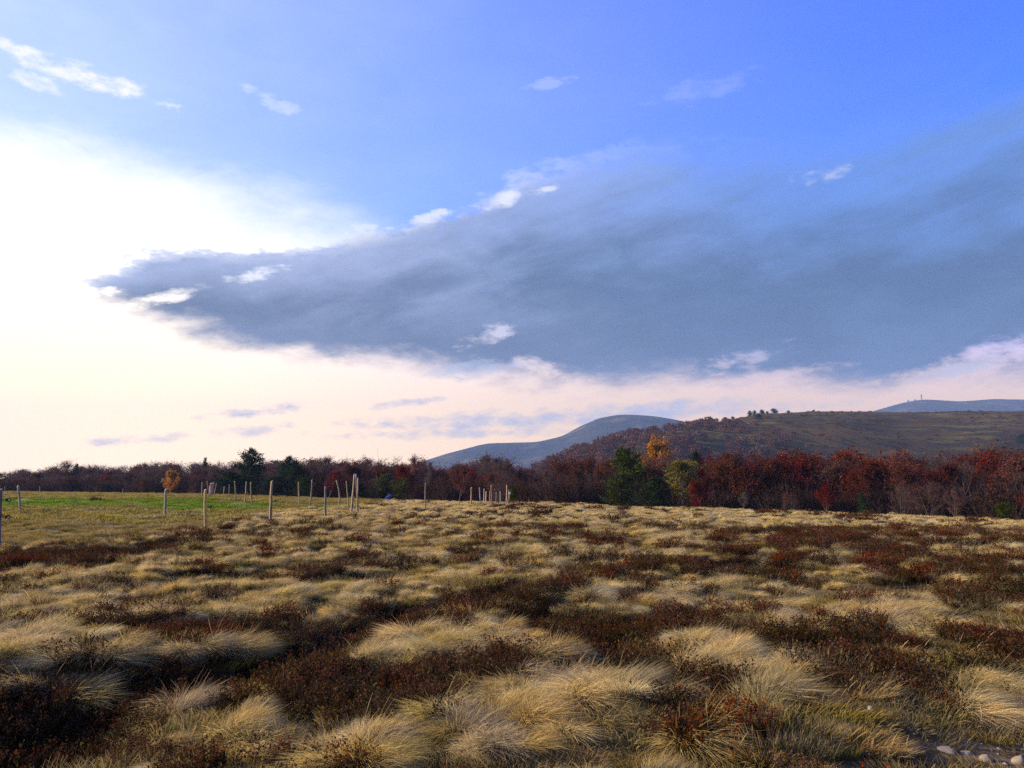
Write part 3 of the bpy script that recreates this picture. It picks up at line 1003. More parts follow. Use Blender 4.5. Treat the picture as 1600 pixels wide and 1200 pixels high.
# --- far moor and pasture
x, y, z = scatter(int(area(MID, 125) * 5.0), MID, 125)
px, py, h, s_, o_, pa, so = cover(x, y, z)
gr = px_mask(px + (fbm(x * .8, y * .8, 31, 3) - .5) * 40, py, GREEN_PX, .6)
rnd = rng.uniform(size=len(x))
pick = rnd < np.clip(1 - .8 * h, 0, 1) * (1 - pa)
far_t = pack(x[pick], y[pick], z[pick], .34, .72, rot=.85)
pick = (rnd < .97) & (pa > .5) & (gr < .45)
pas_t = pack(x[pick], y[pick], z[pick], .7, 1.4, rot=3)
pick = (rnd < .9) & (gr > .45)
gre_t = pack(x[pick], y[pick], z[pick], .7, 1.3, rot=3)
x, y, z = scatter(int(area(MID, 110) * 2.0), MID, 110)
px, py, h, s_, o_, pa, so = cover(x, y, z)
clump = smooth(.50, .62, fbm(x * .35, y * .35, 61, 3))
pick = rng.uniform(size=len(x)) < np.clip(h + .16 * clump, 0, 1) * (1 - pa * .93)
far_h = pack(x[pick], y[pick], z[pick], .5, 1.1, rot=3)
stuff('far_dry_grass', FARG, far_t, 'pale straw grass on the far part of the moor up to its crest', 'grass')
stuff('pasture_grass', PAST, pas_t, 'short grazed tan grass beyond the fence posts', 'grass')
if len(gre_t): stuff('green_grass', PGREEN, gre_t, 'bright green strip of grass in the pasture', 'grass')
stuff('far_heather', FSH, far_h, 'dark heather patches dotted over the far moor', 'heather')
# ------------------------------------------------------------------ trees
def tube(a, P, rad, sides, colr):
    """a tapering tube through points P (m,3) added to accumulator a"""
    P = np.asarray(P, float); m = len(P)
    T = np.gradient(P, axis=0); T = unit(T)
    ref = np.array([.31, .87, .12]) if abs(T[0][2]) > .8 else np.array([0, 0, 1.0])
    A1 = unit(np.cross(T, ref)); B1 = np.cross(T, A1)
    th = np.linspace(0, 2 * math.pi, sides, endpoint=False)
    V = P[:, None] + (A1[:, None] * np.cos(th)[None, :, None] + B1[:, None] * np.sin(th)[None, :, None]) * np.asarray(rad)[:, None, None]
    i = np.arange(m * sides).reshape(m, sides)
    j = np.roll(i, -1, 1)
    Q = np.stack([i[:-1], j[:-1], j[1:], i[1:]], -1).reshape(-1, 4)
    a.add(V.reshape(-1, 3), Q, C=colr)


def bent(p, d, L, k, wob, up, r):
    pts = [np.array(p, float)]
    d = np.array(d, float)
    for _ in range(k):
        d = d + r.normal(0, wob, 3) + np.array([0, 0, up]); d = d / np.linalg.norm(d)
        pts.append(pts[-1] + d * L / k)
    return np.array(pts), d


def broadleaf(seed, H, width, trunk_h, leaves, leaf, pal, twig_c, twigs=9, bark=(.14, .12, .11), low=.15, thick=1.0, stems=1, lean=0.0, leaf_low=0.0, leaf_mat=None):
    """H tall tree: trunk mesh (trunk + limbs) and crown mesh (twigs + leaves)"""
    r = np.random.default_rng(3000 + seed)
    tr = Acc(); cr = Acc()
    ends = []
    for st in range(stems):
        off = np.array([r.normal(0, .25 * (stems > 1)), r.normal(0, .25 * (stems > 1)), 0])
        top = H * r.uniform(.82, .97)
        P, _ = bent(off + (0, 0, -.4), (r.normal(0, .12) + lean, r.normal(0, .12), 1), top, 9, .07, .03, r)
        rd = np.linspace(.020 * H * thick, .003 * H, len(P)); rd[0] *= 1.35
        tube(tr, P, rd, 7, bark)
        nb = int(15 / stems ** .5)
        for b in range(nb):
            f = trunk_h / H + (1 - trunk_h / H) * (b + r.uniform(0, .8)) / nb
            f = min(f, .97)
            q = f * (len(P) - 1); i = int(q); p = P[i] + (P[min(i + 1, len(P) - 1)] - P[i]) * (q - i)
            aa = b * 2.4 + r.uniform(-.5, .5)
            shape = math.sin(math.pi * min(1, (f * .86 + .20))) ** .6
            L = width * .5 * shape * r.uniform(.75, 1.2) + .25
            el_ = r.uniform(.35, .95) + .5 * f
            d = (math.cos(aa) * math.cos(el_), math.sin(aa) * math.cos(el_), math.sin(el_))
            B, dd = bent(p, d, L, 5, .13, .05, r)
            tube(tr, B, np.linspace(.008 * H * thick * (1.1 - f * .7), .0016 * H, len(B)), 5, bark)
            for s in range(7):
                q = r.uniform(.25, 1) * 5; i = min(int(q), 4); p2 = B[i] + (B[i + 1] - B[i]) * (q - i)
                d2 = unit(dd * .6 + r.normal(0, .6, 3) + np.array([0, 0, .25]))
                C2, d3 = bent(p2, d2, L * r.uniform(.3, .55), 3, .2, .06, r)
                tube(tr, C2, np.linspace(.0026 * H, .0009 * H, 4), 3, bark)
                ends.append((C2, d3))
    # twigs
    n = len(ends) * twigs
    k = r.integers(0, len(ends), n)
    E = np.array([e[0] for e in ends]); ED = np.array([e[1] for e in ends])
    f = r.uniform(0, 3, n) * .999; i = f.astype(int)
    b0 = E[k, i] + (E[k, i + 1] - E[k, i]) * (f - i)[:, None]
    d0 = unit(ED[k] * .5 + r.normal(0, .55, (n, 3)) + np.array([0, 0, .30]))
    L = H * .10 * r.uniform(.4, 1.2, n)
    global rng
    sv = rng; rng = r
    tcol = np.repeat((np.array([twig_c]) * r.uniform(.6, 1.4, (n, 1)))[:, None], 3, 1)
    V, Q, C = ribbons(b0, d0, r.normal(0, .15, (n, 3)), L, np.full(n, .0042 * H * .8), 2, tcol, (1, .7, .35))
    cr.add(V, Q, C=C)
    rng = sv
    if leaves:
        k = r.integers(0, n, leaves)
        c = b0[k] + d0[k] * (L[k] * r.uniform(.1, 1.15, leaves))[:, None] + r.normal(0, leaf * .5, (leaves, 3))
        if leaf_low:
            keep = c[:, 2] > H * leaf_low * r.uniform(.6, 1.4, leaves)
            c = c[keep]; k = k[keep]
        m = len(c)
        v1 = unit(r.normal(size=(m, 3))); v2 = unit(np.cross(v1, r.normal(size=(m, 3))))
        V, Q = leaf_quads(c, v1, v2, leaf * r.uniform(.6, 1.3, m), .75)
        tone = .72 + .5 * vnoise(c[:, 0] * 1.1 + c[:, 2], c[:, 1] * 1.1 + c[:, 2] * .7, seed)
        cc = pal[r.integers(0, len(pal), m)] * tone[:, None] * r.uniform(.7, 1.3, (m, 1))
        cr.add(V, Q, C=np.repeat(cc, 4, 0))
    return tr.mesh('trunk', M_BARK if bark[0] < .2 else M_BARK_PALE, True), cr.mesh('crown', leaf_mat or M_LEAF), H


def conifer(seed, H, width, kind, pal, n_br=None, needles=30, bare=.12):
    """spruce (cone) or pine (irregular rounded head)"""
    r = np.random.default_rng(4000 + seed)
    tr = Acc(); cr = Acc()
    P, _ = bent((0, 0, -.3), (r.normal(0, .05), r.normal(0, .05), 1), H * .97, 8, .03 if kind == 'spruce' else .07, .03, r)
    tube(tr, P, np.linspace(.022 * H, .004 * H, len(P)), 7, (.1, .07, .05))
    n_br = n_br or 70
    cen = []; dirs = []
    for b in range(n_br):
        f = bare + (1 - bare) * (b + r.uniform(0, 1)) / n_br
        q = f * (len(P) - 1) * .995; i = int(q); p = P[i] + (P[i + 1] - P[i]) * (q - i)
        aa = b * 2.4 + r.uniform(-.4, .4)
        if kind == 'spruce':
            L = width * .5 * (1 - f) ** .85 * r.uniform(.8, 1.15) + .08; e = -.12 + .5 * f
        else:
            L = width * .5 * math.sin(math.pi * min(.98, f * .78 + .20)) ** .7 * r.uniform(.55, 1.15) + .15; e = r.uniform(-.1, .75)
        B, dd = bent(p, (math.cos(aa) * math.cos(e), math.sin(aa) * math.cos(e), math.sin(e)), L, 4, .12, .07, r)
        tube(tr, B, np.linspace(.005 * H * (1.1 - f), .001 * H, 5), 4, (.1, .07, .05))
        nn = int(needles * (L / (width * .5)) + 6)
        f2 = r.uniform(.15, 1.02, nn) * 3.999; i2 = np.minimum(f2.astype(int), 3)
        c = B[i2] + (B[i2 + 1] - B[i2]) * (f2 - i2)[:, None] + r.normal(0, L * .11 + .03, (nn, 3)) * np.array([1, 1, .7])
        cen.append(c); dirs.append(np.repeat(dd[None], nn, 0))
    c = np.concatenate(cen); d = np.concatenate(dirs)
    m = len(c)
    per = 4
    c = np.repeat(c, per, 0) + r.normal(0, .012 * H, (m * per, 3)); d = np.repeat(d, per, 0)
    m = len(c)
    v1 = unit(d * .7 + r.normal(0, .75, (m, 3)) + np.array([0, 0, .35])); v2 = unit(np.cross(v1, r.normal(size=(m, 3))))
    V, Q = leaf_quads(c, v1, v2, (.052 if kind == 'pine' else .036) * H * r.uniform(.6, 1.3, m), .26)
    tone = .65 + .6 * vnoise(c[:, 0] * 1.3 + c[:, 2], c[:, 1] * 1.3, seed)
    cc = pal[r.integers(0, len(pal), m)] * tone[:, None] * r.uniform(.75, 1.3, (m, 1))
    cr.add(V, Q, C=np.repeat(cc, 4, 0))
    return tr.mesh('trunk', M_BARK_PINE, True), cr.mesh('crown', M_NEEDLE), H


RUST = np.array([(.125, .034, .016), (.10, .025, .015), (.15, .048, .018), (.08, .022, .015)]) * .85
CRIM = np.array([(.13, .018, .015), (.10, .015, .014), (.15, .026, .016)])
BROWN = np.array([(.115, .045, .030), (.09, .036, .026), (.13, .058, .034)])
ORAN = np.array([(.50, .22, .025), (.42, .17, .02), (.52, .28, .035)])
YELG = np.array([(.17, .13, .010), (.12, .10, .010), (.21, .15, .014), (.07, .075, .010)])
DGRN = np.array([(.022, .038, .016), (.030, .050, .018), (.018, .030, .016)])
MGRN = np.array([(.048, .066, .012), (.075, .09, .014), (.03, .046, .012)])
PTW = (.075, .050, .050); RTW = (.065, .030, .026); GTW = (.12, .09, .08)
KIND = {
    'bare': [broadleaf(i, 7, 6.2, 1.2, 500, .13, BROWN, PTW, 16, stems=1 + i % 2, thick=.9) for i in range(4)],
    'bare_tall': [broadleaf(10 + i, 8, 4.6, 1.5, 350, .13, BROWN, GTW, 14) for i in range(2)],
    'rust': [broadleaf(20 + i, 7, 6.0, 1.3, 5200, .17, RUST, RTW, 10, leaf_low=.18) for i in range(4)],
    'brown': [broadleaf(30 + i, 7, 6.0, 1.2, 2600, .16, BROWN, RTW, 14, leaf_low=.15) for i in range(3)],
    'crimson': [broadleaf(40 + i, 7, 5.2, 1.2, 4600, .17, CRIM, RTW, 10, leaf_low=.2) for i in range(3)],
    'orange': [broadleaf(50, 6, 4.2, .5, 5200, .17, ORAN, RTW, 8, leaf_mat=M_GOLD)],
    'gold': [broadleaf(51, 6, 4.2, .8, 7000, .19, ORAN * .7, RTW, 8, leaf_mat=M_GOLD)],
    'yellow_green': [broadleaf(55, 8, 6.4, 1.6, 9000, .19, YELG, RTW, 8, leaf_low=.12)],
    'pale_shrub': [broadleaf(60 + i, 5, 5.0, .5, 500, .10, CRIM * 1.3, (.11, .062, .058), 13, bark=(.13, .10, .095), stems=3, thick=.6) for i in range(2)],
    'poplar': [broadleaf(65, 9, 2.2, 2.0, 1400, .14, BROWN * 1.7, (.16, .09, .075), 9)],
    'pine': [conifer(i, 8, 5.6, 'pine', DGRN, 60, 34, .14) for i in range(3)],
    'green_pine': [conifer(10 + i, 8, 6.2, 'pine', MGRN, 62, 34, .10) for i in range(2)],
    'spruce': [conifer(20 + i, 8, 3.4, 'spruce', DGRN * 1.2, 80, 26, .06) for i in range(2)],
}
SPREAD = {'bare': 6.2, 'bare_tall': 4.6, 'rust': 6, 'brown': 6, 'crimson': 5.2, 'orange': 4.2, 'gold': 4.2, 'yellow_green': 6, 'pale_shrub': 5, 'poplar': 2.2, 'pine': 5.6, 'green_pine': 6.2, 'spruce': 3.4}
NAMES = {'bare': 'bare_beech', 'bare_tall': 'bare_beech', 'rust': 'rusty_beech', 'brown': 'brown_beech', 'crimson': 'red_beech', 'orange': 'orange_birch', 'gold': 'orange_birch', 'yellow_green': 'yellow_green_birch',
         'pale_shrub': 'bare_shrub', 'poplar': 'slender_tree', 'pine': 'pine_tree', 'green_pine': 'pine_tree', 'spruce': 'spruce_tree'}
LABELS = {'bare': 'leafless purple-brown beech with fanned twigs in the wood edge', 'bare_tall': 'tall leafless grey beech rising out of the wood', 'rust': 'beech with rust-orange leaves in the dark wood below the heather hill',
          'brown': 'brown half-leafless beech in the wood edge', 'crimson': 'dark red-leaved tree in the wood edge', 'pale_shrub': 'pale pinkish bare shrub in front of the dark wood',
          'pine': 'dark green pine standing in the wood', 'green_pine': 'bushy green pine in the wood edge', 'spruce': 'small dark spruce with pointed top'}


def plant(kind, x, y, H, label=None, group='trees along the wood edge', widen=1.0, z=None, name=None):
    vs = KIND[kind]
    tm, cm, mh = vs[rng.integers(len(vs))]
    if z is None: z = gz(x, y)
    e = link(name or NAMES[kind], None, loc=(x, y, z), label=label or LABELS[kind], cat='shrub' if kind == 'pale_shrub' else 'tree', group=group)
    k = H / mh
    e.scale = (k * widen, k * widen, k); e.rotation_euler = (0, 0, rng.uniform(0, 6.28))
    link('trunk', tm, e); link('crown', cm, e)
    return e


def crest_d(px):
    return float(np.interp((px - 800) / FPX * CP, CR_U, CR_D))


def tree_px(kind, px, top, Y, label=None, widen=None, width_px=None, **kw):
    """a tree at depth Y whose top is seen at (px, top)"""
    d = ray(px, top); d = d / d[1]
    x = d[0] * Y; zt = EYE + d[2] * Y
    g = gz(x, Y)
    H = max(1.2, zt - g)
    if widen is None: widen = 1.0
    if width_px: widen = (width_px * Y / FPX) / (SPREAD[kind] * H / KIND[kind][0][2])
    return plant(kind, x, Y, H, label, widen=widen, **kw)


TOP_X = [-60, 0, 60, 100, 150, 200, 235, 270, 310, 350, 400, 450, 500, 560, 620, 660, 700, 760, 800, 850, 900, 950, 1000, 1050, 1100, 1180, 1250, 1300, 1350, 1400, 1450, 1500, 1560, 1600, 1680]
TOP_Y = [732, 735, 731, 730, 731, 729, 720, 725, 723, 724, 724, 722, 714, 722, 722, 722, 728, 716, 722, 728, 716, 718, 716, 716, 716, 708, 710, 706, 708, 712, 716, 706, 702, 706, 704]


def mix_at(px):
    if px < 250: return [('bare', 6), ('brown', 3), ('crimson', 1)]
    if px < 450: return [('bare', 5), ('brown', 3), ('crimson', 1), ('pine', .6)]
    if px < 640: return [('bare', 2), ('brown', 5), ('rust', 1), ('bare_tall', 1)]
    if px < 830: return [('brown', 4), ('crimson', 3), ('bare_tall', 2), ('bare', 2)]
    if px < 1100: return [('brown', 6), ('bare', 2), ('rust', 2)]
    if px < 1420: return [('rust', 7), ('crimson', 2), ('brown', 2)]
    return [('rust', 4), ('crimson', 4), ('brown', 2), ('bare', 1)]


rng = np.random.default_rng(12)
for row, (fac, step, drop) in enumerate([(1.42, 25, 10), (1.62, 25, 3), (1.85, 27, 0), (2.15, 30, 1)]):
    px = -70.0 + row * 7
    while px < 1690:
        ks = mix_at(px); w = np.array([q[1] for q in ks], float); kd = ks[rng.choice(len(ks), p=w / w.sum())][0]
        top = np.interp(px, TOP_X, TOP_Y) + drop + rng.normal(2, 4.5)
        Y = crest_d(px) * fac * rng.uniform(.95, 1.05) + (6 if px > 900 else 0)
        side = 'on the far side of the pasture' if px < 450 else ('behind the fence posts' if px < 850 else 'below the heather hill')
        what = {'bare': 'leafless purple-brown beech with fanned twigs', 'bare_tall': 'tall leafless grey beech', 'rust': 'beech with rust-orange leaves',
                'brown': 'brown half-leafless beech', 'crimson': 'dark red-leaved beech', 'pine': 'dark green pine'}[kd]
        tree_px(kd, px, top, Y, label=what + ' in the wood ' + side, widen=rng.uniform(.95, 1.35) * (1.35 if px < 640 else 1.0), group='trees of the wood ' + side)
        px += step * rng.uniform(.7, 1.3) * (.68 if px < 640 else .9)
# brush under the trees
BR = []
for i in range(3):
    r = np.random.default_rng(70 + i); a = Acc()
    nb = 260
    th = r.uniform(0, 6.28, nb); rr = 1.0 * np.sqrt(r.uniform(0, 1, nb)); rng = r
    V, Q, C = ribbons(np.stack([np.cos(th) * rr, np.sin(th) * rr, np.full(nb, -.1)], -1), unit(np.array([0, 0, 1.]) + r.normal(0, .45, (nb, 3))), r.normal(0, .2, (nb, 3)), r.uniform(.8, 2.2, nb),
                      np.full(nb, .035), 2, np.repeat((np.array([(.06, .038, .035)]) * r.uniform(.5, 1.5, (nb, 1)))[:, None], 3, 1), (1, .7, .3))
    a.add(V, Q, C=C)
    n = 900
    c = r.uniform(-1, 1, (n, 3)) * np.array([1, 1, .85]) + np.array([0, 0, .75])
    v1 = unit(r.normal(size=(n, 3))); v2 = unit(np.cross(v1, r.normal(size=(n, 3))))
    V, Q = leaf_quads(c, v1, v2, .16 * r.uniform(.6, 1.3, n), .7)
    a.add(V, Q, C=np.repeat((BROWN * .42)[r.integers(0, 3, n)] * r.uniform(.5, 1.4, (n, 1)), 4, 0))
    BR.append(a.mesh('brush', M_LEAF))
rng = np.random.default_rng(31)
pp = []
for fac in (1.36, 1.46, 1.56, 1.68, 1.8, 1.95, 2.1):
    px = -90.0
    while px < 1700:
        Y = crest_d(px) * fac * rng.uniform(.97, 1.03) + (6 if px > 900 else 0)
        xx = (px - 800) / FPX * CP * Y
        pp.append((xx, Y)); px += 13 * rng.uniform(.6, 1.4)
pp = np.array(pp)
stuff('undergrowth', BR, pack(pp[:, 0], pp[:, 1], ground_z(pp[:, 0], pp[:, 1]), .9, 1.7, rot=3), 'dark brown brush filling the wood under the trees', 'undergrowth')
# trees that stand out
T = tree_px
T('orange', 267, 730, crest_d(267) * 1.12, 'small orange-yellow birch at the far edge of the pasture', width_px=32)
T('pine', 391, 700, crest_d(391) * 1.30, 'tall dark pine rising above the wood behind the pasture', width_px=62)
T('pine', 366, 737, crest_d(366) * 1.2, 'low spreading dark pine beside the tall pine', width_px=66)
T('pine', 425, 742, crest_d(425) * 1.22, 'low dark pine filling the gap beside the tall pine', width_px=60)
T('pine', 455, 713, crest_d(455) * 1.3, 'rounded dark pine beside the bare grey-pink beech', width_px=52)
T('pine', 470, 722, crest_d(470) * 1.25, 'dark pine joined to the rounded pine', width_px=46)
T('green_pine', 476, 745, crest_d(476) * 1.15, 'low green pine behind the fence posts', width_px=36)
T('bare_tall', 505, 706, crest_d(505) * 1.45, 'bare grey-pink beech crown between the pines', width_px=58)
T('crimson', 514, 729, crest_d(514) * 1.08, 'small red-leaved tree behind the grey-green post', width_px=40)
T('pine', 560, 752, crest_d(560) * 1.15, 'dark low pine behind the pair of tall leaning posts', width_px=44)
T('green_pine', 598, 739, crest_d(598) * 1.18, 'green pine behind the small blue panel', width_px=42)
T('green_pine', 625, 746, crest_d(625) * 1.15, 'smaller green pine next to the one behind the blue panel', width_px=34)
T('spruce', 318, 711, crest_d(318) * 1.7, 'pointed spruce tip above the bare wood behind the pasture', width_px=20)
T('spruce', 119, 722, crest_d(119) * 1.6, 'small pointed spruce among the leafless beeches', width_px=22)
T('bare_tall', 233, 714, crest_d(233) * 1.5, 'leafless beech with a round crown standing above its neighbours', width_px=40)
T('poplar', 652, 692, crest_d(652) * 1.45, 'slender red-brown tree standing up above the wood', width_px=22)
T('bare_tall', 668, 712, crest_d(668) * 1.4, 'thin bare tree beside the slender red-brown tree', width_px=14)
T('crimson', 645, 728, crest_d(645) * 1.2, 'red-leaved beech in front of the slender tree', width_px=50)
T('crimson', 718, 724, crest_d(718) * 1.15, 'bright dark-red beech at the wood edge behind the cluster of posts', width_px=44)
T('bare_tall', 752, 702, crest_d(752) * 1.5, 'tall brown leafless beech in front of the blue mountain', width_px=44)
T('bare_tall', 786, 704, crest_d(786) * 1.45, 'tall thin leafless beech next to the brown one before the mountain', width_px=34)
T('pale_shrub', 778, 742, crest_d(778) * 1.08, 'pinkish bare shrub behind the cluster of posts', width_px=48)
T('green_pine', 803, 756, crest_d(803) * 1.06, 'small dark green bush-like pine beside the cluster of posts', width_px=18)
T('green_pine', 990, 698, crest_d(990) * 1.45, 'large green pine at the wood edge below the red slope', width_px=72)
T('green_pine', 968, 738, crest_d(968) * 1.3, 'green pine leaning out of the wood edge beside the large one', width_px=62)
T('pine', 1020, 745, crest_d(1020) * 1.28, 'dark low pine between the large green pine and the yellow-green birch', width_px=60)
T('pine', 1085, 704, crest_d(1085) * 1.6, 'dark pine top above the yellow-green birch', width_px=28)
T('yellow_green', 1064, 720, crest_d(1064) * 1.35, 'yellow-green birch at the wood edge', width_px=74)
T('gold', 1030, 682, crest_d(1030) * 2.0, 'orange tree top against the red wooded slope', width_px=64)
T('bare_tall', 1162, 765, crest_d(1162) * 1.12, 'thin white-trunked sapling in front of the rusty beeches', width_px=20)
T('crimson', 1095, 752, crest_d(1095) * 1.22, 'low dark red tree right of the yellow-green birch', width_px=52)
T('spruce', 1351, 767, crest_d(1351) * 1.15, 'small dark spruce at the foot of the rusty beeches', width_px=24)
T('pale_shrub', 1452, 752, crest_d(1452) * 1.14, 'pale pinkish leafless shrub with fanned stems before the wood', width_px=76)
T('pale_shrub', 1408, 758, crest_d(1408) * 1.16, 'brownish leafless shrub beside the paler one', width_px=60)
T('pale_shrub', 1492, 764, crest_d(1492) * 1.13, 'grey bare shrub at the end of the row before the wood', width_px=46)
T('green_pine', 1574, 788, crest_d(1574) * 1.10, 'small yellow-green pine bush at the crest of the moor', width_px=38)
T('crimson', 1604, 752, crest_d(1604) * 1.2, 'red-leaved tree behind the small pine bush', width_px=70)
T('pale_shrub', 1235, 770, crest_d(1235) * 1.12, 'thin pale bare shrub at the foot of the rusty beeches', width_px=40)
T('crimson', 1290, 758, crest_d(1290) * 1.16, 'dark red sapling under the rusty beeches', width_px=40)

# ------------------------------------------------------------------ the wooded slope of the hill
def far_crown(r, n, pal):
    p = unit(r.normal(size=(n, 3))) * np.array([1, 1, .85]) * r.uniform(.6, 1.05, (n, 1))
    p[:, 2] += .9
    v1 = unit(r.normal(size=(n, 3)) + p * .6); v2 = unit(np.cross(v1, r.normal(size=(n, 3))))
    V, Q = leaf_quads(p, v1, v2, r.uniform(.22, .5, n), .8)
    return V, Q, np.repeat(pal[r.integers(0, len(pal), n)] * r.uniform(.75, 1.25, (n, 1)), 4, 0)


r = np.random.default_rng(5)
PURP = np.array([(.085, .034, .034), (.07, .03, .034), (.10, .038, .033)])
DRED = np.array([(.115, .030, .024), (.095, .027, .023), (.13, .042, .025)])
PALE = np.array([(.11, .062, .055), (.09, .055, .052)])
wood = Acc(); cnt = 0
tpl = [far_crown(r, 110, p) for p in (DRED, DRED, PURP, PURP, PALE, BROWN)]
WOOD_TOP = ([800, 860, 930, 1000, 1060, 1110, 1150, 1200, 1260, 1400, 1600, 1750], [.60, 1.0, 1.0, 1.0, .99, .93, .80, .62, .50, .42, .44, .44])
HY = HV[:, :, 1]
nrow = HV.shape[0]; kk = int(nrow * .7)
for _ in range(4600):
    j = r.integers(0, HV.shape[1]); f = r.uniform(.12, 1.0)
    i = f * (kk - 1); i0 = int(i)
    q = HV[i0, j] + (HV[min(i0 + 1, nrow - 1), j] - HV[i0, j]) * (i - i0)
    ppx_, ppy_ = project(q[0], q[1], q[2])
    lim = np.interp(ppx_, *WOOD_TOP)
    if f > lim + r.normal(0, .03): continue
    if ppx_ > 1650 or ppx_ < 760: continue
    V, Q, C = tpl[r.integers(len(tpl))]
    s = r.uniform(1.7, 2.9) * (.75 if f > lim - .08 else 1)
    a = r.uniform(0, 6.28); ca, sa = math.cos(a), math.sin(a)
    VV = np.stack([V[:, 0] * ca - V[:, 1] * sa, V[:, 0] * sa + V[:, 1] * ca, V[:, 2]], -1) * s + q + np.array([r.normal(0, 2), r.normal(0, 2), 0])
    wood.add(VV, Q, C=C * r.uniform(.7, 1.3)); cnt += 1
hs_pts = []
while len(hs_pts) < 5200:
    j = r.integers(0, HV.shape[1]); f = r.uniform(.25, 1.02); i = f * (kk - 1); i0 = int(i)
    q = HV[i0, j] + (HV[i0 + 1, j] - HV[i0, j]) * (i - i0)
    if fbm(np.array([q[0] * .02]), np.array([q[1] * .008]), 41, 3)[0] < r.uniform(.3, .62): continue
    hs_pts.append(q + np.array([r.normal(0, 2.5), r.normal(0, 2.5), -.2]))
hs_pts = np.array(hs_pts)
rng = np.random.default_rng(17)
stuff('hill_scrub', FSH, pack(hs_pts[:, 0], hs_pts[:, 1], hs_pts[:, 2], 1.6, 4.5, zs=(.5, .9), rot=3), 'patchy dark heather bushes on the open hill', 'scrub')
link('hillside_wood', wood.mesh('hillside_wood', M_LEAF), kind='stuff', label='red and purple autumn wood covering the slope of the heather hill', cat='wood')


def hill_tree(kind, px, top, H, label, width=1.0, f=None):
    """a tree on the heather hill: f = 1 is the ridge, smaller is lower on the near slope"""
    best = None
    for j in range(HV.shape[1]):
        i = int((f if f else .985) * (kk - 1))
        q = HV[i, j]; pxx, pyy = project(q[0], q[1], q[2])
        if best is None or abs(pxx - px) < best[0]: best = (abs(pxx - px), q, pyy)
    q = best[1]
    plant(kind, q[0], q[1], H, label, 'lone trees on the heather hill', width, z=q[2] - .3)


rng = np.random.default_rng(4)
for (px, H, f, lab) in [(866, 5.5, .97, 'tiny dark spruce lowest on the edge of the red wooded slope'), (876, 5.0, .99, 'tiny spruce next to the lowest one on the red slope'), (893, 5.5, .98, 'tiny spruce midway down the edge of the red slope'),
                        (934, 6.0, .97, 'lone dark spruce standing up from the red wooded slope'), (1017, 6.0, .96, 'dark spruce at the top of the red wooded slope')]:
    hill_tree('spruce', px, 0, H, lab, 1.2, f)
for (px, H, w, lab) in [(1148, 3.0, 1.4, 'tiny bent pine alone on the slope of the ridge line'), (1171, 5.2, 1.2, 'first pine of the clump on the hill ridge'), (1181, 5.0, 1.3, 'second pine of the clump on the hill ridge'),
                        (1189, 5.2, 1.2, 'third pine of the clump on the hill ridge'), (1200, 3.2, 1.5, 'low pine bush in the clump on the hill ridge'), (1211, 5.0, 1.7, 'wide wind-blown pine at the end of the ridge clump'),
                        (1233, 2.8, 2.0, 'flat little pine on the ridge after the clump'), (1272, 2.8, 1.7, 'tiny pine alone on the bare ridge'), (1288, 1.6, 1.5, 'tiniest bush on the bare ridge'),
                        (1480, 2.8, 3.2, 'dark rounded bush on the ridge in front of the mountain with masts')]:
    hill_tree('pine', px, 0, H, lab, w)
hill_tree('pine', 1186, 0, 4.5, 'dark bush on the open slope below the ridge pines', 1.8, .80)
hill_tree('pine', 1597, 0, 7, 'dark pine at the upper edge of the wood on the hill slope', 1.4, .52)

# ------------------------------------------------------------------ fence posts
def wood_mat(name, c1, c2, c3):
    m = new_mat(name); t = m.node_tree
    tcn = t.nodes.new('ShaderNodeTexCoord'); oi = t.nodes.new('ShaderNodeObjectInfo')
    add = t.nodes.new('ShaderNodeVectorMath'); add.operation = 'ADD'
    t.links.new(tcn.outputs['Object'], add.inputs[0]); t.links.new(oi.outputs['Location'], add.inputs[1])
    n1 = noise(vecmul(add.outputs[0], (1, 1, .08)), 38, 5, .6); n2 = noise(add.outputs[0], 7, 4, .6); n3 = noise(vecmul(add.outputs[0], (1, 1, .5)), 14, 3, .5)
    c = mixc(sstep(.32, .68, n1), c1, c2)
    c = mixc(sstep(.52, .68, n2) * .7, c, c3)
    c = mixc(sstep(.63, .70, n3) * .8, c, tuple(q * .3 for q in c1))
    p = t.nodes.new('ShaderNodeBsdfPrincipled'); p.inputs['Roughness'].default_value = .85
    t.links.new(c.v, p.inputs['Base Color'])
    b = t.nodes.new('ShaderNodeBump'); b.inputs['Strength'].default_value = .8; b.inputs['Distance'].default_value = .008
    t.links.new(n1.v, b.inputs['Height']); t.links.new(b.outputs[0], p.inputs['Normal'])
    out_surface(p.outputs[0])
    return m


W_PALE = wood_mat('weathered_pale_wood', (.185, .135, .082), (.28, .21, .135), (.12, .085, .055))
W_GREY = wood_mat('grey_wood', (.20, .17, .15), (.30, .265, .235), (.14, .12, .105))
W_YEL = wood_mat('fresh_yellow_wood', (.46, .29, .10), (.58, .40, .16), (.38, .23, .08))
W_DARK = wood_mat('dark_weathered_wood', (.12, .09, .10), (.20, .16, .17), (.08, .06, .07))
W_GREEN = wood_mat('mossy_wood', (.13, .14, .11), (.22, .22, .18), (.10, .11, .09))
W_RED = wood_mat('reddish_bark_wood', (.34, .20, .13), (.48, .33, .24), (.24, .14, .10))
W_BIRCH = wood_mat('birch_pole', (.24, .17, .115), (.35, .265, .185), (.11, .075, .052))


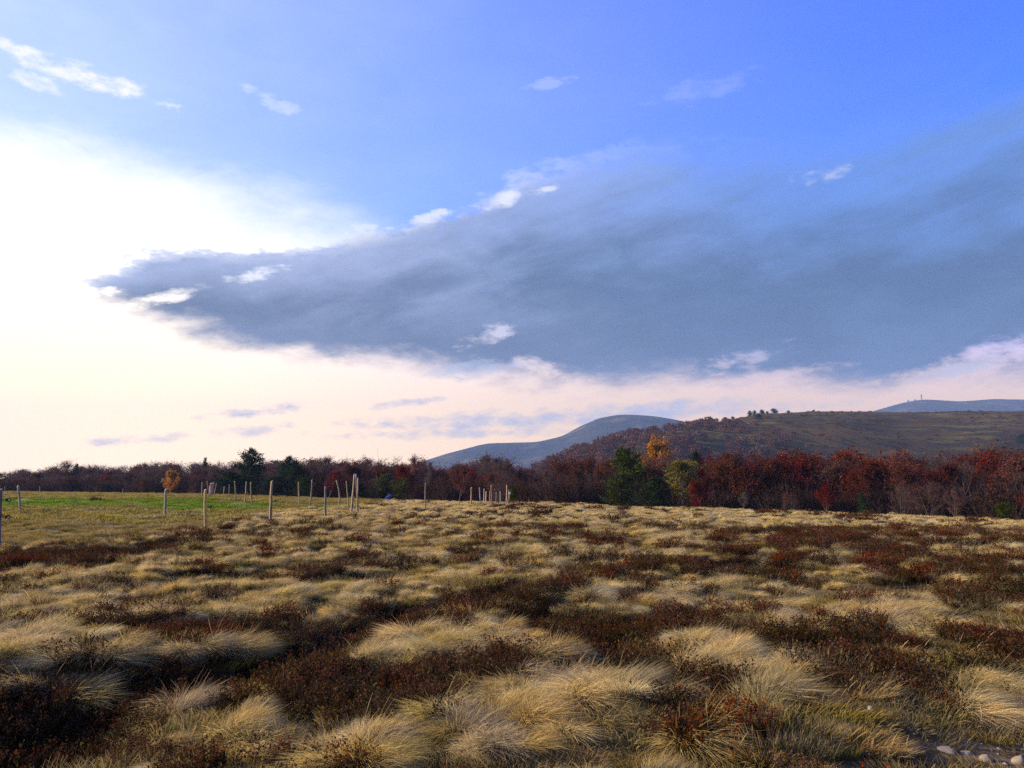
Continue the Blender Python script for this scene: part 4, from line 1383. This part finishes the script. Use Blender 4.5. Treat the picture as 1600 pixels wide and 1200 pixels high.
def plain_mat(name, c, rough=.5):
    m = new_mat(name); t = m.node_tree
    tcn = t.nodes.new('ShaderNodeTexCoord')
    cc = mixc(noise(tcn.outputs['Object'], 18, 4, .6) * .5, c, tuple(q * .55 for q in c))
    p = t.nodes.new('ShaderNodeBsdfPrincipled'); p.inputs['Roughness'].default_value = rough
    t.links.new(cc.v, p.inputs['Base Color'])
    out_surface(p.outputs[0])
    return m


M_INS = plain_mat('insulator_plastic', (.015, .015, .017), .4)
M_BLUE = plain_mat('blue_panel', (.015, .03, .22), .45)
M_WHITE = plain_mat('white_paint', (.75, .75, .75), .5)
M_STEEL = plain_mat('mast_steel', (.16, .16, .17), .6)


def post_mesh(L, rad, lean=(0, 0), bend=0.0, taper=.85, seed=0, sides=12, flat=1.0):
    """round stake: uneven section, slightly crooked, sawn slanting top, foot 0.3 m in the ground"""
    r = np.random.default_rng(600 + seed)
    m = 12
    z = np.linspace(-.3, L, m)
    f = np.clip(z / L, -.3, 1)
    cx = lean[0] * f + bend * np.sin(np.clip(f, 0, 1) * math.pi) + np.cumsum(r.normal(0, rad * .10, m))
    cy = lean[1] * f + np.cumsum(r.normal(0, rad * .10, m))
    cx -= np.interp(0, z, cx); cy -= np.interp(0, z, cy)
    th = np.linspace(0, 2 * math.pi, sides, endpoint=False)
    lob = 1 + .10 * np.cos(2 * th + r.uniform(0, 6)) + .05 * np.cos(3 * th + r.uniform(0, 6))
    V = []
    for i in range(m):
        rr = rad * (1 - (1 - taper) * f[i]) * lob * (1 + r.normal(0, .03))
        zz = z[i] + (np.cos(th - 1) * rad * .5 if i == m - 1 else 0)
        V.append(np.stack([cx[i] + rr * np.cos(th), cy[i] + rr * np.sin(th) * flat, np.full(sides, 0.) + zz], -1))
    V = np.concatenate(V)
    i = np.arange(m * sides).reshape(m, sides); j = np.roll(i, -1, 1)
    Q = np.stack([i[:-1], j[:-1], j[1:], i[1:]], -1).reshape(-1, 4)
    V = np.concatenate([V, [V[-sides:].mean(0)]])
    T = [(i[-1, a], i[-1, (a + 1) % sides], len(V) - 1) for a in range(sides)]
    return V, Q, T


ins_mesh = None


def insulator_mesh():
    """screw-in ring insulator: shank, disc and ring"""
    a = Acc()
    tube(a, [(0, 0, 0), (.02, 0, 0), (.045, 0, 0)], [.008, .008, .008], 8, (1, 1, 1))
    tube(a, [(.045, 0, 0), (.05, 0, 0), (.062, 0, 0), (.066, 0, 0)], [.006, .024, .024, .006], 10, (1, 1, 1))
    th = np.linspace(0, 2 * math.pi, 13)
    tube(a, np.stack([.09 + .024 * np.cos(th), 0 * th, .024 * np.sin(th)], -1), np.full(13, .007), 6, (1, 1, 1))
    return a.mesh('insulator', M_INS)


ins_mesh = insulator_mesh()
GP = 'fence posts on the moor'
POSTS = [  # foot x, foot y, top x, top y, width px, material, bend, insulators at photo y, label
    (-3, 857, 1, 765, 9, W_DARK, 0, (781, 808), 'dark weathered post with two black insulators beside the heather edge'),
    (32, 803, 29, 759, 4.5, W_GREY, .02, (), 'grey leaning post in the green strip of the pasture'),
    (258, 808, 258, 764, 5.5, W_GREY, 0, (), 'pale grey post in front of the orange birch'),
    (321, 828, 322.5, 765, 5, W_YEL, 0, (792,), 'fresh yellow post with a black insulator'),
    (421.5, 817, 424.5, 752, 6, W_PALE, .0, (773, 783), 'thick pale post with insulators beside the heather'),
    (315.5, 774.5, 316, 754, 2.2, W_GREY, 0, (), 'thin grey post before the wood beside the leaning stakes'),
    (327.5, 776.5, 324, 752, 2.4, W_PALE, 0, (), 'pale stake leaning against the broken stump'),
    (334, 775.5, 338, 755, 2.0, W_PALE, .0, (), 'thin stake leaning away from the broken stump'),
    (349, 776, 350, 760.5, 1.8, W_GREY, 0, (), 'short thin grey stake at the dark pine'),
    (357.5, 776.5, 358.5, 757, 1.6, W_GREY, 0, (), 'thinnest grey stake at the dark pine'),
    (368, 783, 366.5, 752, 2.6, W_PALE, .02, (), 'slim pale post, first of the three together in the pasture'),
    (382.5, 784.5, 385, 753, 2.6, W_PALE, .02, (), 'slim pale post, middle one of the three together in the pasture'),
    (393.5, 785.5, 392, 753.5, 3, W_PALE, -.02, (), 'slim pale post, last of the three together in the pasture'),
    (467.5, 791, 466.5, 754, 2.4, W_RED, 0, (), 'thin reddish post in front of the low green pine'),
    (483.5, 794, 487, 750, 2.8, W_PALE, .03, (), 'crooked yellowish post beside the reddish one'),
    (508.5, 806.5, 507.5, 761, 4.4, W_GREEN, 0, (), 'dark grey-green post below the small red tree'),
    (528.5, 796, 525.5, 751, 2.6, W_GREY, .10, (), 'bent grey post behind the grey-green one'),
    (544.5, 800, 541.5, 752, 2.8, W_PALE, .02, (), 'pale post next to the two tall leaning poles'),
    (549, 805.5, 554.5, 741, 4, W_BIRCH, 0, (), 'tallest birch pole leaning, with peeling bark'),
    (558.5, 804, 556, 741, 2.6, W_RED, 0, (), 'thin reddish pole crossing behind the tallest birch pole'),
    (559.5, 803, 558.8, 747, 3, W_BIRCH, .0, (), 'straight birch pole beside the tallest leaning one'),
    (664.5, 798, 664.8, 755, 2.6, W_GREY, .0, (), 'lone grey post on the straw grass below the slender tree'),
    (736, 788, 736.7, 761.5, 3.0, W_PALE, 0, (), 'thick pale post, first of the cluster at the crest'),
    (751, 787, 748.8, 762, 2.4, W_GREY, 0, (), 'leaning grey post in the cluster at the crest'),
    (756, 786, 756.2, 764, 2.2, W_RED, 0, (), 'reddish post in the cluster at the crest'),
    (759, 786, 760, 768, 2.0, W_YEL, 0, (), 'short yellowish post in the cluster at the crest'),
    (765, 787, 765.3, 768, 2.0, W_RED, 0, (), 'short reddish post right beside the tall one in the cluster'),
    (768.4, 790, 767.6, 758, 2.8, W_BIRCH, 0, (), 'tall pale post in the middle of the cluster at the crest'),
    (775, 788, 775.5, 769, 2.0, W_PALE, 0, (), 'short whitish post between the tall ones of the cluster'),
    (782, 788.5, 781.3, 768, 2.4, W_GREY, 0, (), 'short grey post between the tall ones of the cluster'),
    (791.3, 787.5, 791.5, 758.5, 2.6, W_RED, 0, (), 'tall brownish post at the end of the cluster'),
    (794, 788, 794.5, 765.5, 2.6, W_PALE, 0, (), 'pale post touching the tall brownish one'),
    (796, 788, 796.6, 768.5, 2.4, W_PALE, 0, (), 'last post of the cluster with a white tip'),
    (826.5, 790, 826.5, 781, 1.4, W_PALE, 0, (), 'tiny pale stake alone on the crest beyond the cluster'),
    (62, 772, 62, 760, 1.5, W_GREY, 0, (), 'faint thin stake at the far wood edge'),
    (8, 770, 8, 760, 1.5, W_PALE, 0, (), 'faint pale stake at the far end of the pasture'),
    (192, 773, 192, 764, 1.3, W_GREY, 0, (), 'faint grey stake near the small yellow bush'),
]
for i, (fx, fy, tx, ty, wpx, mat, bend, ins, lab) in enumerate(POSTS):
    x, y, z = on_ground(fx, fy)
    if y > 150: y = 100.
    sc = y / FPX
    d1 = ray(tx, ty); d1 = d1 / d1[1]
    L = EYE + d1[2] * y - z
    leanx = d1[0] * y - x
    V, Q, Tt = post_mesh(L, wpx * sc * .39, (leanx, rng.normal(0, .03)), bend, .85, i)
    me = make_mesh('stake', V, Q, Tt, mat=mat, smooth_shade=True)
    if ins or wpx > 2.3 and i == 32:
        e = link('fence_post', None, loc=(x, y, z), label=lab, cat='post', group=GP)
        link('stake', me, e)
        for iy in ins:
            di = ray(tx, iy); di = di / di[1]
            zi = EYE + di[2] * y - z
            io = link('insulator', ins_mesh, e, loc=(leanx * zi / L + wpx * sc * .46, 0, zi))
            io.scale = (1.5, 1.5, 1.5)
        if i == 32:
            V, Q, Tt = post_mesh(.14, wpx * sc * .56, seed=77)
            V[:, 2] = np.clip(V[:, 2], 0.0, None) * .9 + L - .12
            V[:, 0] += leanx
            link('white_cap', make_mesh('white_cap', V, Q, Tt, mat=M_WHITE), e)
    else:
        link('fence_post', me, loc=(x, y, z), label=lab, cat='post', group=GP)
# broken stump between the leaning stakes
x, y, z = on_ground(330.5, 776.5); sc = y / FPX
V, Q, Tt = post_mesh(20 * sc, 2.3 * sc, taper=1.35, seed=90)
V[-14:, 2] += np.random.default_rng(1).uniform(-.18, .12, 14)
link('broken_stump', make_mesh('broken_stump', V, Q, Tt, mat=W_RED, smooth_shade=False), loc=(x, y, z), label='broad pinkish broken stump between two leaning stakes', cat='stump')
# small blue panel
x, y, z = on_ground(607, 786); sc = y / FPX
e = link('blue_panel', None, loc=(x, y, z), label='small dark blue diamond-shaped panel with a pale stroke before the dark pines', cat='panel')
d1 = ray(606, 775); d1 = d1 / d1[1]; zc = EYE + d1[2] * y - z
a = Acc()
w_, h_ = 6.3 * sc, 4.6 * sc
F = np.array([(-w_, 0, zc - .05), (0, 0, zc - h_), (w_, 0, zc + .03), (0.0, 0, zc + h_)])
V = np.concatenate([F + (0, -.025, 0), F + (0, .025, 0)])
link('panel', make_mesh('panel', V, [(0, 1, 2, 3), (7, 6, 5, 4)] + [(k, k + 4, (k + 1) % 4 + 4, (k + 1) % 4) for k in range(4)], mat=M_BLUE), e)
S = np.array([(-.24, -.03, zc - .16), (-.20, -.03, zc - .20), (.09, -.03, zc + .06), (.05, -.03, zc + .10)])
V = np.concatenate([S, S + (0, .004, 0)])
link('stroke', make_mesh('stroke', V, [(0, 1, 2, 3), (7, 6, 5, 4)] + [(k, k + 4, (k + 1) % 4 + 4, (k + 1) % 4) for k in range(4)], mat=plain_mat('pale_blue_paint', (.25, .32, .6))), e)
V, Q, Tt = post_mesh(zc - h_ * .5, .03, seed=91)
V[:, 1] += .06
link('stake', make_mesh('stake', V, Q, Tt, mat=W_DARK, smooth_shade=True), e)

# ------------------------------------------------------------------ stones
m = new_mat('granite'); t = m.node_tree
tcn = t.nodes.new('ShaderNodeTexCoord')
n1 = noise(tcn.outputs['Object'], 14, 8, .65); n2 = noise(tcn.outputs['Object'], 70, 3, .6)
c = mixc(sstep(.3, .7, n1), (.22, .175, .125), (.38, .32, .245)); c = mixc(sstep(.58, .7, n2) * .7, c, (.14, .12, .11))
c = mixc(sstep(.60, .75, n1) * .5, c, (.36, .27, .17))
p = t.nodes.new('ShaderNodeBsdfPrincipled'); p.inputs['Roughness'].default_value = .9
t.links.new(c.v, p.inputs['Base Color'])
b = t.nodes.new('ShaderNodeBump'); b.inputs['Strength'].default_value = .7; b.inputs['Distance'].default_value = .01
t.links.new((n1 + n2 * .5).v, b.inputs['Height']); t.links.new(b.outputs[0], p.inputs['Normal'])
out_surface(p.outputs[0])
M_STONE = m
import bmesh


def stone_mesh(seed, flat):
    bm = bmesh.new(); bmesh.ops.create_icosphere(bm, subdivisions=3, radius=1)
    r = np.random.default_rng(800 + seed)
    pl = [(unit(r.normal(size=3)), r.uniform(.62, .92)) for _ in range(9)]
    for v in bm.verts:
        p = np.array(v.co)
        for nrm, dd in pl:
            q = p @ nrm
            if q > dd: p = p - nrm * (q - dd) * .85
        p = p * (1 + (vnoise(p[0] * 3 + 5, p[1] * 3 + p[2] * 2, seed) - .5) * .12)
        v.co = (p[0], p[1], p[2] * flat)
    me = bpy.data.meshes.new('stone'); bm.to_mesh(me); bm.free()
    for f in me.polygons: f.use_smooth = True
    me.materials.append(M_STONE)
    return me


for i, (px, py, wpx, flat, lab) in enumerate(STONES):
    x, y, z = on_ground(px, py); sc = y / FPX * wpx
    o = link('stone', stone_mesh(i, flat), loc=(x, y, z + sc * flat * .22), label=lab, cat='stone', group='stones on the moor')
    sc *= .85; o.scale = (sc, sc * .85, sc); o.rotation_euler = (rng.normal(0, .15), rng.normal(0, .15), rng.uniform(0, 6))
pts = []
for i in range(130):
    q = SOIL_PX[[0, 2, 4, 1][i % 4]]
    px = q[0] + rng.normal(0, .5) * q[2]; py = q[1] + rng.normal(0, .5) * q[3]
    d = ray(px, min(py, 1230)); tt = -EYE / d[2]
    pts.append((d[0] * tt, d[1] * tt))
pts = np.array(pts); zz = ground_z(pts[:, 0], pts[:, 1])
stuff('gravel', [stone_mesh(30 + k, .6) for k in range(3)], pack(pts[:, 0], pts[:, 1], zz, .004, .014, rot=3), 'scattered gravel on the bare soil patches', 'gravel')

# ------------------------------------------------------------------ masts on the far mountain
def mast(px, foot, top, kind, label):
    Y = 3395.0
    d0 = ray(px, foot); d0 = d0 / d0[1]; d1 = ray(px, top); d1 = d1 / d1[1]
    z0 = EYE + d0[2] * Y - 4; H = (d1[2] - d0[2]) * Y + 4
    e = link('radio_mast', None, loc=(d0[0] * Y, Y, z0), label=label, cat='mast', group='masts on the far mountain')
    wd = 1.8 if kind == 'tower' else 1.0
    a = Acc()
    for sx in (-1, 1):
        for sy in (-1, 1):
            tube(a, [(sx * wd, sy * wd, 0), (sx * wd * .6, sy * wd * .6, H)], [.5, .36], 5, (1, 1, 1))
    k = max(2, int(H / 5))
    for q in range(k):
        f0, f1 = q / k, (q + 1) / k
        for (sx, sy, ex, ey) in ((-1, -1, 1, -1), (1, -1, 1, 1), (1, 1, -1, 1), (-1, 1, -1, -1)):
            w0, w1 = wd * (1 - .4 * f0), wd * (1 - .4 * f1)
            tube(a, [(sx * w0, sy * w0, H * f0), (ex * w1, ey * w1, H * f1)], [.25, .25], 4, (1, 1, 1))
    link('lattice', a.mesh('lattice', M_STEEL), e)
    a = Acc()
    if kind == 'tower':
        for hz in (.80, .72, .93):
            tube(a, [(0, 0, H * hz), (0, 0, H * hz + .4), (0, 0, H * hz + 3), (0, 0, H * hz + 3.4)], [.5, 3, 3, .5], 10, (1, 1, 1))
        tube(a, [(0, 0, H), (0, 0, H + 6)], [.5, .3], 5, (1, 1, 1))
    else:
        tube(a, [(0, 0, H - 5), (0, 0, H - 4), (0, 0, H - 1), (0, 0, H)], [.6, 4.5, 4.5, .6], 12, (1, 1, 1))
    link('antenna_head', a.mesh('antenna_head', M_STEEL), e)


mast(1419, 631, 625, 'dish', 'first small mast with a wide head on the shoulder of the far mountain')
mast(1429.5, 629.5, 624, 'dish', 'second small mast with a wide head next to the tall lattice mast')
mast(1440, 628, 617, 'tower', 'tall lattice mast on the top of the far mountain')

# ------------------------------------------------------------------ haze
bm = bmesh.new(); bmesh.ops.create_cube(bm, size=1)
hz = bpy.data.meshes.new('haze'); bm.to_mesh(hz); bm.free()
m = new_mat('haze_air'); t = m.node_tree
pv = t.nodes.new('ShaderNodeVolumePrincipled')
pv.inputs['Color'].default_value = (.34, .52, 1.0, 1)
pv.inputs['Density'].default_value = HAZE_DENSITY
pv.inputs['Anisotropy'].default_value = 0.0
o_ = t.nodes.new('ShaderNodeOutputMaterial'); t.links.new(pv.outputs[0], o_.inputs['Volume'])
hz.materials.append(m)
ho = link('haze', hz, kind='stuff', label='thin blue haze lying over the distant mountains', cat='haze')
zlo, zhi = -190.0, 360.0
ho.scale = (8100, 8100, zhi - zlo); ho.location = (0, 0, (zhi + zlo) / 2)
